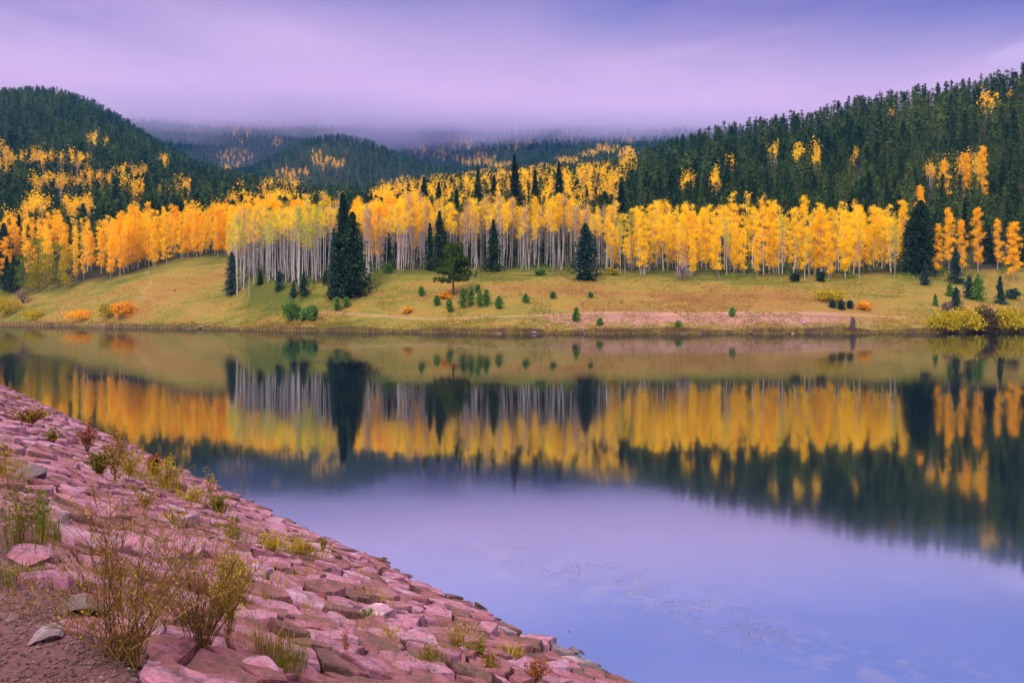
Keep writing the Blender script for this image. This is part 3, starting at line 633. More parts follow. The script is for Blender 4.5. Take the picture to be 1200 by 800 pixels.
# the conifers of the meadow and the tree line, each with its own build
def spruce(u, v, top, w, mat, label, seed, name='spruce_tree', d=None, droop=.30, dens=1.0, power=.95):
    rng = np.random.default_rng(seed)
    p = at_uv(u, v) if d is None else at_ud(u, d)
    vb = VH - (p[2] - CH) * F / p[1]; H = (vb - top) * p[1] / F; R = w / 2 * p[1] / F
    lv = int(max(14, H * 2.2)); tr, cr = conifer_parts(rng, H, R, lv, int(13 * dens), 10, max(.22, .085 * R + .17), droop, .02, power, .40)
    return plant(name, label, 'tree', p, [('trunk', tr.mesh('trunk', [M['dark_bark']], True)), ('crown', cr.mesh('crown', [M[mat]]))])
spruce(402, 344, 227, 48, 'spruce', 'tallest dark spruce, standing alone at the edge of the white trunks', 11)
spruce(413, 347, 250, 64, 'spruce', 'broad dark spruce leaning against the tallest spruce on its right', 12)
spruce(391, 351, 268, 20, 'blue_spruce', 'slim blue-green spruce tucked against the left side of the tallest spruce', 13)
spruce(271.5, 346, 296, 25, 'blue_spruce', 'neat cone-shaped spruce alone on the left meadow', 14, power=.75)
spruce(686, 328, 262, 44, 'blue_spruce', 'wide blue-green spruce in front of the pale trunks right of centre', 15, power=.7)
spruce(515, 319, 248, 30, 'spruce', 'tall dark spruce among bare trunks behind the open pine', 16, d=192)
spruce(504, 319, 262, 22, 'spruce', 'shorter dark spruce left of the tall one behind the open pine', 17, d=194)
spruce(578, 318, 258, 30, 'spruce', 'dark spruce among bare trunks in the middle of the grove', 18, d=191)
spruce(597, 318, 262, 22, 'spruce', 'slender dark spruce in shade among the middle trunks', 181, d=204)
spruce(455, 319, 272, 22, 'spruce', 'dim dark spruce among the trunks right of the tallest spruce', 182, d=200)
spruce(545, 318, 268, 24, 'spruce', 'dim dark spruce among the trunks between two taller spruces', 183, d=206)
spruce(640, 318, 262, 26, 'spruce', 'shaded spruce among trunks left of the wide blue-green spruce', 184, d=208)
spruce(327, 341, 317, 13, 'blue_spruce', 'small spruce at the foot of the white trunks, leftmost of its kind', 19)
spruce(356, 347, 318, 17, 'blue_spruce', 'small dark spruce before the white trunks left of the tallest spruce', 20)
spruce(344, 349, 331, 11, 'blue_spruce', 'tiny spruce touching the left side of a small dark spruce', 21)
spruce(381, 333, 318, 9, 'spruce', 'tiny dark spruce at the right end of the white trunks', 22)
spruce(305, 334, 318, 9, 'spruce', 'tiny dark spruce under the left white trunks', 23)
spruce(1079, 327, 236, 54, 'spruce', 'broad black-green spruce at the right end of the yellow grove', 24, d=188, power=.62)
spruce(1067, 327, 258, 36, 'spruce', 'lower spruce merged into the left side of the broad black-green spruce', 25, d=190, power=.7)
spruce(1120, 332, 290, 24, 'blue_spruce', 'blue-green spruce under the gold aspens at the right tree line', 26)
spruce(1084, 334, 306, 17, 'blue_spruce', 'small pale spruce at the foot of the broad black-green spruce', 27)
spruce(1172, 356, 324, 17, 'blue_spruce', 'small upright spruce on the right meadow near the willow thicket', 28)
spruce(1146, 352, 322, 22, 'young', 'bushy young spruce on the right meadow, right one of a joined pair', 29, power=.55)
spruce(1136, 350, 324, 17, 'blue_spruce', 'bushy young spruce on the right meadow, left one of a joined pair', 30, power=.55)
spruce(1113, 347, 331, 12, 'young', 'small green spruce behind the low dark one on the right meadow', 31)
spruce(1120, 362, 337, 17, 'blue_spruce', 'dark blue-green young spruce beside a grey shrub on the right bank', 32, power=.6)
spruce(1096, 358, 345, 8, 'young', 'tiny lone spruce on the right meadow left of the dark pair', 33)
spruce(1192, 327, 262, 36, 'spruce', 'tall dark spruce behind the rightmost lone gold aspen', 34, d=200)
spruce(1158, 325, 264, 30, 'spruce', 'tall dark spruce between the gold aspens at far right', 35, d=203)
spruce(1205, 327, 240, 30, 'spruce', 'dark spruce cut by the right edge of the picture', 36, d=206)
spruce(4, 345, 262, 40, 'spruce', 'dark spruce at the left edge of the picture beyond the green trees', 37, d=278)
spruce(-24, 345, 250, 40, 'spruce', 'tall dark spruce just at the left border', 38, d=280)
spruce(8, 345, 300, 22, 'spruce', 'low dark fir at far left behind the yellow bush', 39, d=262)
for k, (u, d, top, w) in enumerate([(22, 305, 252, 24), (38, 310, 252, 22), (-8, 284, 236, 30), (16, 258, 300, 22)]):
    spruce(u, 0, top, w, 'spruce', ['narrow dark fir behind the green trees at far left', 'dark fir left of the orange grove, behind others', 'tallest dark fir at the far left border', 'short dark fir behind the yellow-green trees at far left', 'dark fir showing between orange crowns at far left', 'small shaded fir behind the rounded green trees'][k], 400 + k, 'fir_tree', d)
for k, (u, d, top, w, lab) in enumerate([(497, 246, 208, 34, 'broad dark fir among orange crowns above the open pine'), (514, 252, 214, 28, 'dark fir just right of a broader one among the orange crowns'), (560, 268, 196, 26, 'pointed dark fir rising out of the yellow crowns in the centre'),
        (579, 262, 206, 25, 'short pointed fir among the yellow crowns right of a taller one'), (603, 285, 182, 32, 'tallest dark fir above the yellow crowns in the centre'), (627, 270, 200, 28, 'dark fir among orange crowns right of the tallest central fir'),
        (655, 300, 190, 28, 'dark fir at the top of the orange slope left of the right hill'), (535, 262, 222, 24, 'low dark fir nearly hidden by yellow crowns in the centre'), (728, 262, 214, 34, 'dark fir where the middle grove meets the right hill'), (436, 240, 236, 16, 'thin dark fir behind orange crowns right of the tallest spruce'), (352, 262, 228, 20, 'dark fir behind orange crowns left of the tallest spruce')]):
    spruce(u, 0, top, w, 'spruce', lab, 440 + k, 'fir_tree', d)
# the open pine
p = at_uv(531, 345); H = 57 * p[1] / F
tr, cr = pine_parts(np.random.default_rng(40), H, 25 * p[1] / F, 80, .6)
plant('pine_tree', 'open dark green pine with bare lower trunk alone on the middle meadow', 'tree', p, [('trunk', tr.mesh('trunk', [M['pine_bark']], True)), ('crown', cr.mesh('crown', [M['pine']]))])

# young pines dotted over the meadow
for k, (u, v, h, w, lab) in enumerate([(395, 364, 15, 11, 'young bright green pine on the bank below the tallest spruce, left of two'), (406, 361, 12, 9, 'small young pine on the bank below the tallest spruce, right of two'),
        (494, 347, 11, 8, 'small young pine on the meadow left of the open pine'), (527, 366, 15, 10, 'young pine on the bank just below the open pine'), (512, 358, 11, 9, 'pale young pine at the lower left of the open pine'),
        (543, 361, 22, 13, 'leftmost bright young pine in the clump right of the open pine'), (552, 359, 22, 14, 'tallest bright young pine in the clump right of the open pine'), (562, 360, 18, 12, 'third young pine from the left in the clump right of the open pine'),
        (570, 359, 19, 12, 'rightmost bright young pine in the clump beside the open pine'), (585, 362, 14, 11, 'lone young pine just right of the clump by the open pine'), (560, 343, 9, 8, 'faint young pine behind the clump, right of the open pine trunk'),
        (616, 355, 10, 10, 'small bushy young pine in the middle of the meadow, two tufts wide'), (648, 350, 7, 8, 'tiny rounded pine in the open middle meadow'), (692, 349, 6, 6, 'tiny pine on the meadow below the wide blue-green spruce'),
        (675, 377, 16, 10, 'young pine on the bank at the head of the pink washout'), (703, 382, 8, 7, 'small dark pine on the eroded bank right of the pink washout'), (858, 371, 10, 9, 'lone round pine on top of the eroded right bank'),
        (795, 383, 6, 8, 'small pine low on the eroded right bank'), (976, 361, 9, 8, 'blue-green seedling below the yellow bush, left of three'), (986, 363, 10, 9, 'blue-green seedling below the yellow bush, middle of three'), (996, 362, 9, 8, 'blue-green seedling below the yellow bush, right of three')]):
    rng = np.random.default_rng(300 + k); p = at_uv(u, v); s = p[1] / F
    tr, cr = conifer_parts(rng, h * s, w * s * .55, 11, 9, 6, .28 + .02 * w * s, -.25, .04, .55, .25, .3)
    plant('young_pine', lab, 'tree', p, [('trunk', tr.mesh('trunk', [M['dark_bark']], True)), ('crown', cr.mesh('crown', [M['blue_spruce' if 970 < u < 1000 else 'young']]))])
# bushes
for k, (name, u, v, w, h, mat, lab) in enumerate([
        ('juniper_bush', 342, 376, 22, 22, 'young', 'largest dark green bush on the bank, left of a row of three'), ('juniper_bush', 357, 376, 13, 14, 'young', 'smallest dark green bush on the bank, between two larger ones'),
        ('juniper_bush', 366, 376, 15, 17, 'young', 'round dark green bush on the bank, right of a row of three'),
        ('willow_bush', 146, 371, 30, 15, 'rust', 'bright orange willow bush by the water on the left shore'), ('willow_bush', 128, 372, 26, 14, 'willow', 'yellow-green side of the orange bush on the left shore'),
        ('willow_bush', 95, 374, 44, 9, 'rust', 'low rusty-yellow bush along the left shore'), ('willow_bush', 8, 370, 34, 19, 'willow', 'yellow bush at the left edge of the far shore'), ('willow_bush', 40, 374, 30, 10, 'willow', 'low yellow bush below the purple shrub'),
        ('bare_shrub', 27, 356, 26, 18, 'mauve', 'purple-grey leafless shrub at the left end of the meadow'),
        ('willow_bush', 972, 353, 34, 12, 'willow', 'mustard yellow bush on the right meadow edge'), ('willow_bush', 1013, 363, 16, 8, 'rust', 'small orange bush on the right bank'),
        ('bare_shrub', 999, 388, 9, 14, 'mauve', 'grey leafless shrub at the waterline on the right shore'), ('bare_shrub', 1110, 366, 13, 11, 'mauve', 'grey-blue leafless shrub beside the dark young spruce'),
        ('willow_bush', 1106, 388, 36, 19, 'willow', 'leftmost yellow willow of the thicket on the right shore'), ('willow_bush', 1132, 388, 36, 22, 'willow', 'second yellow willow from the left in the right shore thicket'),
        ('willow_bush', 1180, 388, 36, 23, 'willow', 'yellow willow right of the dark bush in the right shore thicket'), ('willow_bush', 1207, 388, 40, 22, 'willow', 'yellow willow cut by the right edge of the picture'),
        ('willow_bush', 1155, 391, 28, 26, 'brown_twig', 'dark brown bush at the water in the middle of the willow thicket'),
        ('juniper_bush', 931, 330, 13, 12, 'spruce', 'round black-green bush at the foot of the yellow grove'), ('juniper_bush', 962, 330, 12, 12, 'spruce', 'dark bush under the yellow grove right of the round one'),
        ('juniper_bush', 1186, 350, 18, 10, 'blue_spruce', 'low dark bush right of the small upright spruce'), ('juniper_bush', 455, 320, 12, 10, 'young', 'green bush at the foot of trunks right of the tallest spruce'),
        ('juniper_bush', 634, 322, 16, 7, 'young', 'low green bush under the middle trunks'), ('bare_shrub', 478, 367, 13, 6, 'rust', 'low reddish bush on the bank below the meadow path'), ('bare_shrub', 522, 350, 16, 6, 'rust', 'rust-red low growth beneath the open pine'),
        ('bare_shrub', 800, 328, 20, 20, 'twig', 'pale leafless shrub in front of the yellow grove'), ('juniper_bush', 718, 322, 14, 8, 'willow', 'yellow-green bush right of the wide blue-green spruce')]):
    rng = np.random.default_rng(500 + k); p = at_uv(u, v); s = p[1] / F
    bare = name == 'bare_shrub' and mat in ('mauve', 'twig')
    n = int(260 + w * h * 2.6)
    tr, cr = bush_parts(rng, w * s, h * s, n, .19 if not bare else .10, 26 if bare else 9)
    m = M['twig_grey'] if mat == 'twig' else M[mat]
    plant(name, lab, 'bush', p, [('stem', tr.mesh('stems', [M['mauve'] if bare else M['dark_bark']])), ('foliage', cr.mesh('foliage', [m]))])

# ------------------------------------------------------------------ the wooded hills
PATCH = [(45, 187, 34, 6, .6), (90, 188, 30, 6, .5), (52, 216, 26, 6, .85), (102, 214, 34, 9, .75), (110, 164, 9, 8, .55), (127, 167, 5, 5, .6), (165, 224, 34, 8, .4), (208, 224, 18, 11, .3), (42, 246, 17, 9, 1), (88, 244, 20, 10, 1),
         (145, 206, 30, 6, .25), (193, 191, 5, 6, .9), (5, 190, 9, 16, .6), (20, 264, 12, 8, .6), (270, 256, 50, 10, .7), (225, 252, 14, 6, .4), (320, 240, 55, 7, .8), (300, 224, 30, 6, .25),
         (383, 191, 24, 6, .95), (345, 203, 22, 6, .6), (330, 221, 25, 7, .6), (371, 180, 6, 4, .8), (275, 182, 22, 7, .75), (270, 195, 14, 6, .6), (325, 168, 7, 5, .9), (282, 156, 12, 12, .4), (225, 142, 14, 8, .4), (500, 178, 20, 8, .3),
         (540, 168, 16, 9, .5), (600, 172, 30, 7, .2), (557, 187, 26, 7, .6), (520, 183, 10, 5, .6), (585, 194, 15, 5, .5), (664, 190, 14, 4, .5), (690, 182, 14, 5, .55), (712, 175, 14, 5, .5), (738, 166, 10, 4, .5),
         (470, 222, 30, 12, .7), (520, 220, 40, 13, .40), (575, 216, 40, 15, .42), (640, 216, 46, 14, .62), (700, 214, 34, 16, .68), (640, 200, 18, 6, .3), (735, 190, 12, 16, .7), (480, 236, 50, 12, .75), (570, 234, 80, 8, .45), (680, 234, 60, 9, .6),
         (908, 182, 4, 8, 1), (937, 183, 5, 9, 1), (957, 187, 5, 14, 1), (1001, 186, 5, 8, .9), (839, 216, 4, 10, 1), (1042, 139, 4, 4, 1), (1158, 122, 7, 7, 1), (1183, 110, 5, 5, .9), (1198, 113, 4, 7, .9), (858, 195, 4, 4, .8),
         (1085, 205, 9, 8, .9), (1135, 203, 30, 14, .6), (1102, 176, 5, 5, .6), (1122, 182, 4, 4, .6), (805, 215, 6, 6, .5)]
def in_patch(u, v, rng):
    p = np.zeros_like(u)
    for (a, b, c, d, q) in PATCH: p = np.maximum(p, q * ((((u - a) / c) ** 2 + ((v - b) / d) ** 2) < 1))
    return rng.uniform(size=len(u)) < p
rngf = np.random.default_rng(90)
def scatter(u0, u1, d0, d1, cell):
    x0, x1 = (u0 - U0) / F * d1, (u1 - U0) / F * d1
    if u0 > U0: x0 = (u0 - U0) / F * d0
    if u1 < U0: x1 = (u1 - U0) / F * d0
    gx, gy = np.meshgrid(np.arange(x0, x1, cell), np.arange(d0, d1, cell * 1.15)); n = gx.size
    x = gx.ravel() + rngf.uniform(-.6, .6, n) * cell; y = gy.ravel() + rngf.uniform(-.55, .55, n) * cell
    u = U0 + x / y * F; k = (u > u0) & (u < u1) & (y > I(L3D, u) + 32) & (y > d0) & (y < d1)
    return u[k], y[k]
us, ds, hs = [], [], []
for (u0, u1, d0, d1, cell, h0, h1) in ((-140, 1340, 205, 330, 4.8, 6, 16), (-140, 1340, 330, 520, 5.0, 6, 16), (-140, 850, 520, 930, 6.6, 8, 17), (-60, 800, 930, 1420, 8.6, 11, 17), (60, 960, 1480, 2300, 12.5, 12, 20)):
    u, d = scatter(u0, u1, d0, d1, cell)
    r6 = I(L6D, u); k = ~((u > 745) & (d > r6 + 25) & (d < 1450))
    u, d = u[k], d[k]; k = rngf.uniform(size=len(u)) < .9; u, d = u[k], d[k]
    us.append(u); ds.append(d); hs.append(h0 + (h1 - h0) * rngf.beta(2, 1.6, len(u)))
us, ds, hs = map(np.concatenate, (us, ds, hs))
zs = ground(us, ds); xs = (us - U0) / F * ds
vmid = VH - (zs + .55 * hs - CH) * F / ds
isA = in_patch(us, vmid, rngf)
vtop = VH - (zs + hs - CH) * F / ds
# keep a tree only if it is not wholly hidden behind nearer ground (tested along the sight line)
vis = np.ones(len(us), bool)
for i0 in range(0, len(us), 4000):
    uu = us[i0:i0 + 4000]; dd = ds[i0:i0 + 4000]; vt = vtop[i0:i0 + 4000]; mn = np.full(len(uu), 1e9)
    for f in np.linspace(.3, .985, 60):
        q = dd * f; g = ground(uu, np.maximum(q, 101)); mn = np.minimum(mn, np.where(q > 101, VH - (g - CH) * F / q, 1e9))
    vis[i0:i0 + 4000] = vt < mn + 1
us, ds, hs, zs, xs, isA, vtop = [q[vis] for q in (us, ds, hs, zs, xs, isA, vtop)]
size = hs / ds
# the nearest firs are trees of their own; the wooded mass beyond is one forest, the gold stands another
order = np.argsort(np.where(isA, -1, size))[::-1]
show = [i for i in order if vtop[i] < 262 and not isA[i] and -40 < us[i] < 1240][:255]
FIRZ = [('tall dark fir on the steep right hillside above the yellow grove', 'firs on the right hillside'), ('dark fir rising behind the middle grove of pale trunks', 'firs behind the middle grove'), ('dark fir on the left slope above the orange grove', 'firs on the left slope')]
def fir_proto(i):
    def mk():
        rng = np.random.default_rng(700 + i); H = 15
        R = [3.3, 4.1, 2.8, 4.4, 3.6, 3.1][i]; tr, cr = conifer_parts(rng, H, R, 20, 9, 6, .55, .18, .10, [.8, .6, .9, .55, .7, .75][i], .32)
        a = Acc(); a.v = cr.v + tr.v; a.n = cr.n
        a.f = list(cr.f) + [f + cr.n for f in tr.f]; a.m = [np.zeros(len(f), int) for f in cr.f] + [np.ones(len(f), int) for f in tr.f]
        return a.mesh('hill_fir', [M['fir'], M['dark_bark']])
    return proto(('fir', i), mk)
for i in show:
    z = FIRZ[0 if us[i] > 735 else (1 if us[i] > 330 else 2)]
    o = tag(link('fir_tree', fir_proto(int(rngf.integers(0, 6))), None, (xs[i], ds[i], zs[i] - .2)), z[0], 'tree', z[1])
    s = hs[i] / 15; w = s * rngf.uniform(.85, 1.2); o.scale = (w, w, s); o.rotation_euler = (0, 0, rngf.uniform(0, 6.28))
rest = np.ones(len(us), bool); rest[show] = False
def unit_conifer(rng, lv, nb, nt, size):
    tr, cr = conifer_parts(rng, 1, rng.uniform(.21, .33), lv, nb, nt, size, .18, .10, rng.uniform(.55, .9), .3); return cr.v[0], cr.f[0]
def unit_aspen(rng, n, size):
    c = rng.normal(size=(n, 3)) * np.array([.065, .065, .15]) + np.array([0, 0, .68]); V, Fq = quads(c, rng.uniform(.6, 1.3, n) * size, rng)
    tv, tf = tube([(0, 0, 0), (0, 0, .8)], [.009, .005], 3)
    return V, Fq, tv, tf
ftone = []
fa, ga = Acc(), {'gold': Acc(), 'orange': Acc(), 'pinkgold': Acc(), 'lime': Acc()}
def fill_proto(kind, i):
    def mk():
        rng = np.random.default_rng(4000 + 17 * i + len(kind) * 131 + ord(kind[0])); f0, rad, li, cp, lf, sg, sz, tw, mt = AKIND[kind]
        tr, cr = aspen_parts(rng, 18, f0, rad, int(li * .7), 3, int(lf * .62), sg, sz * 1.25, 0)
        return tr, cr, mt
    return proto(('fill', kind, i), mk)
for (u, d, kind, H, rz) in FILL:
    x, y, z = at_ud(u, d); tr, cr, mt = fill_proto(kind, int(rngf.integers(0, 4))); g = ga[mt]; c, sn = math.cos(rz), math.sin(rz); k = H / 18
    def put(V): return np.stack([(V[:, 0] * c - V[:, 1] * sn) * k + x, (V[:, 0] * sn + V[:, 1] * c) * k + y, V[:, 2] * k + z - .1], -1)
    for V, Fq in zip(cr.v, cr.f): g.add(put(V), Fq - 0 if Fq.min() == 0 else Fq - Fq.min(), 0)
    for V, Fq in zip(tr.v, tr.f): g.add(put(V), Fq - Fq.min(), 1)
LOD = [(0, 340, (14, 7, 4, .045), (230, .019)), (340, 560, (11, 6, 3, .055), (140, .024)), (560, 950, (9, 5, 3, .065), (95, .029)), (950, 1450, (7, 5, 2, .085), (60, .036)), (1450, 3000, (5, 4, 2, .12), (22, .06))]
for (d0, d1, cp, ap) in LOD:
    protos = [unit_conifer(np.random.default_rng(800 + j), *cp) for j in range(7)]
    aprot = [unit_aspen(np.random.default_rng(830 + j), *ap) for j in range(5)]
    sel = np.where(rest & (ds >= d0) & (ds < d1))[0]
    pick = rngf.integers(0, 35, len(sel)); rot = rngf.uniform(0, 6.283, len(sel)); wid = rngf.uniform(.85, 1.35, len(sel))
    for con in (True, False):
        for j in range(7 if con else 5):
            kk = (isA[sel] != con) & (pick % (7 if con else 5) == j); s = sel[kk]
            if len(s) == 0: continue
            def inst(V, sl, w=wid[kk], r=rot[kk]):
                c, sn = np.cos(r)[:, None], np.sin(r)[:, None]; h = hs[sl][:, None]; ww = w[:, None]
                X = (V[None, :, 0] * c - V[None, :, 1] * sn) * h * ww + xs[sl][:, None]; Y = (V[None, :, 0] * sn + V[None, :, 1] * c) * h * ww + ds[sl][:, None]
                return np.stack([X, Y, V[None, :, 2] * h + zs[sl][:, None] - .3], -1).reshape(-1, 3)
            if con:
                V, Fq = protos[j]; ftone.append(np.repeat(np.clip(rngf.normal(.5, .3, len(s)) + 1.2 * (fbm(xs[s] / 70, ds[s] / 70, 3, 51) - .45), 0, 1), len(V))); fa.add(inst(V, s), (Fq[None] + (np.arange(len(s)) * len(V))[:, None, None]).reshape(-1, 3))
            else:
                V, Fq, tv, tf = aprot[j]; key = ('gold', 'orange', 'orange', 'orange', 'pinkgold')[j]
                ga[key].add(inst(V, s), (Fq[None] + (np.arange(len(s)) * len(V))[:, None, None]).reshape(-1, 4), 0)
                ga[key].add(inst(tv, s), (tf[None] + (np.arange(len(s)) * len(tv))[:, None, None]).reshape(-1, 4), 1)
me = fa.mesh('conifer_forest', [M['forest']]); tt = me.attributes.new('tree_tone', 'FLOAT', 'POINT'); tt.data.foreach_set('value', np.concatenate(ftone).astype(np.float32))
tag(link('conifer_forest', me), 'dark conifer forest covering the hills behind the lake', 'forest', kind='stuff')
al = Acc(); off = 0
for key, mi in (('gold', 0), ('orange', 1), ('pinkgold', 2), ('lime', 4)):
    g = ga[key]
    for V in g.v: al.v.append(V)
    for f, m in zip(g.f, g.m): al.f.append(f + off); al.m.append(np.where(m == 1, 3, mi))
    off += g.n
al.n = off
tag(link('distant_aspen_stands', al.mesh('distant_aspen_stands', [M['gold'], M['orange'], M['pinkgold'], M['aspen_bark'], M['lime']])), 'gold and orange aspens massed behind the front trees and scattered through the dark slopes', 'aspen stands', kind='stuff')

# grass of the meadow and low growth at the foot of the trees
rng = np.random.default_rng(60)
def blades(us, ds, n, h, w, lean=.5):
    x = np.repeat((us - U0) / F * ds, n); y = np.repeat(ds, n); z = np.repeat(ground(us, ds), n); m = len(x)
    c = np.stack([x, y, z], -1) + rng.normal(size=(m, 3)) * np.array([.18, .18, 0])
    d = norm(np.stack([rng.normal(size=m) * lean, rng.normal(size=m) * lean, np.ones(m)], -1)); hh = np.repeat(h, n)[:, None] * rng.uniform(.5, 1.2, (m, 1))
    sd_ = norm(np.stack([rng.normal(size=m), rng.normal(size=m) * .4, np.zeros(m)], -1)) * w
    V = np.stack([c - sd_, c + sd_, c + d * hh], 1).reshape(-1, 3); return V, np.arange(m * 3).reshape(-1, 3)
n = 42000; u = rng.uniform(-60, 1260, n); s0 = np.interp(u, UG, sd); d = s0 + .8 + (I(L3D, u) + 4 - s0) * rng.uniform(0, 1, n) ** 1.2
M['dry_grass'] = leaf_mat('meadow_grass', [(0, (.045, .042, .010)), (.3, (.15, .115, .022)), (.6, (.21, .125, .026)), (1, (.22, .10, .028))], .25, 0)
k = fbm(u / 30, d / 9, 3, 4) > .40; u, d = u[k], d[k]
a = Acc(); a.add(*blades(u, d, 4, rng.uniform(.10, .34, len(u)) * (.5 + 1.2 * fbm(u / 12, d / 4, 3, 6)), .035))
tag(link('meadow_grass', a.mesh('meadow_grass', [M['dry_grass']])), 'dry tan and green grass of the far meadow', 'grass', kind='stuff')
n = 15000; u = rng.uniform(-40, 1240, n); d = np.interp(u, UG, sd) - .1 + 7.5 * rng.uniform(0, 1, n) ** 2.2
k = fbm(u / 9, d / 1.5, 3, 9) > .42 + .3 * rng.normal(size=n) * .3; u, d = u[k], d[k]
a = Acc(); a.add(*blades(u, d, 5, rng.uniform(.08, .42, len(u)) * (.5 + fbm(u / 23, u * 0, 2, 8)), .035))
M['shore_grass'] = leaf_mat('shore_grass', [(0, (.05, .035, .012)), (.4, (.13, .09, .02)), (.75, (.24, .20, .03)), (1, (.36, .24, .04))], .2, 0)
tag(link('shore_grass', a.mesh('shore_grass', [M['shore_grass']])), 'dark grass fringe along the far waterline', 'grass', kind='stuff')
n = 1500; u = rng.uniform(280, 1220, n); d = I(L3D, u) + rng.uniform(-1, 26, n); k = fbm(u / 18, d / 6, 3, 14) > .44; u, d = u[k], d[k]
c = np.stack([(u - U0) / F * d, d, ground(u, d) + .1], -1); C = np.repeat(c, 16, 0); C = C + np.abs(rng.normal(size=C.shape)) * np.array([.5, .5, .45]) * np.sign(rng.normal(size=C.shape) * np.array([1, 1, 0]) + np.array([0, 0, 1]))
a = Acc(); a.add(*quads(C, rng.uniform(.08, .2, len(C)), rng))
tag(link('undergrowth', a.mesh('undergrowth', [M['green_leaf']])), 'green undergrowth at the foot of the aspen groves', 'undergrowth', kind='stuff')

# stones along the far shore
def boulder(w, d, h, seed, cuts=2):
    bm = bmesh.new(); bmesh.ops.create_icosphere(bm, subdivisions=cuts, radius=1)
    rng = np.random.default_rng(seed); off = Vector(rng.uniform(-50, 50, 3))
    planes = [(Vector(norm(rng.normal(size=3))), rng.uniform(.42, .78)) for _ in range(12)]
    for v in bm.verts:
        for nrm, k in planes:
            q = v.co.dot(nrm)
            if q > k: v.co -= nrm * (q - k)
        v.co += v.co.normalized() * .07 * mnoise.noise(v.co * 1.7 + off)
        v.co.x *= w / 2; v.co.y *= d / 2; v.co.z = v.co.z * h * .55 + h * .28
    me = bpy.data.meshes.new('boulder'); bm.to_mesh(me); bm.free(); return me
for k, (u, v, w, h, mat, lab) in enumerate([(236, 383.5, 13, 4.5, 'rock_grey', 'pale grey boulder at the waterline below the left meadow'), (826, 388, 11, 4.5, 'rock', 'pale pink boulder at the foot of the eroded right bank'), (941, 379, 9, 4, 'rock', 'small pale boulder set in the eroded right bank'),
        (626, 391.5, 8, 3, 'rock_grey', 'flat pale stone at the waterline in the middle of the far shore'), (688, 386, 7, 3, 'rock', 'pink stone at the foot of the washout'), (456, 389, 8, 2.4, 'rock_grey', 'flat grey stone at the waterline below the meadow path'), (205, 341, 4, 2.5, 'dark', 'tiny dark stump-like stone on the left meadow')]):
    p = at_uv(u, v); s = p[1] / F; me = boulder(w * s, w * s * .8, h * s, 900 + k); me.materials.append(M['dam_soil'] if mat == 'dark' else M[mat])
    tag(link('boulder', me, None, (p[0], p[1], max(p[2], 0) - .1)), lab, 'boulder')

# ------------------------------------------------------------------ the riprap of the dam
rng = np.random.default_rng(33)
CS, CT = .50, .19
pts = []
row = 0; t = -1.0
while t < TC - .02:
    n = int((50 + 9) / CS); jit = rng.uniform(0, CS)
    for i in range(n): pts.append((-9 + jit + i * CS + rng.uniform(-.24, .24), t + rng.uniform(-.12, .12)))
    t += CT; row += 1
pts = np.array(pts); pts = pts[rng.uniform(size=len(pts)) < .90]; n_real = len(pts)
pts = np.concatenate([pts, [(q, TC + .12 + rng.uniform(-.05, .05)) for q in np.arange(-10, 42, .4)]])      # where the gravel begins
def cell(i):
    p = pts[i]; q = np.abs(pts - p); nb = np.where((q[:, 0] < 1.9) & (q[:, 1] < 1.2))[0]
    poly = [np.array(v) for v in ((p[0] - .95, p[1] - .55), (p[0] + .95, p[1] - .55), (p[0] + .95, p[1] + .55), (p[0] - .95, p[1] + .55))]
    for j in nb:
        if j == i: continue
        nrm = pts[j] - p; mid = (pts[j] + p) / 2; outp = []
        for a_, b_ in zip(poly, poly[1:] + poly[:1]):
            da, db = (a_ - mid) @ nrm, (b_ - mid) @ nrm
            if da <= 0: outp.append(a_)
            if da * db < 0: outp.append(a_ + (b_ - a_) * da / (da - db))
        poly = outp
        if len(poly) < 3: return None
    return np.array(poly)
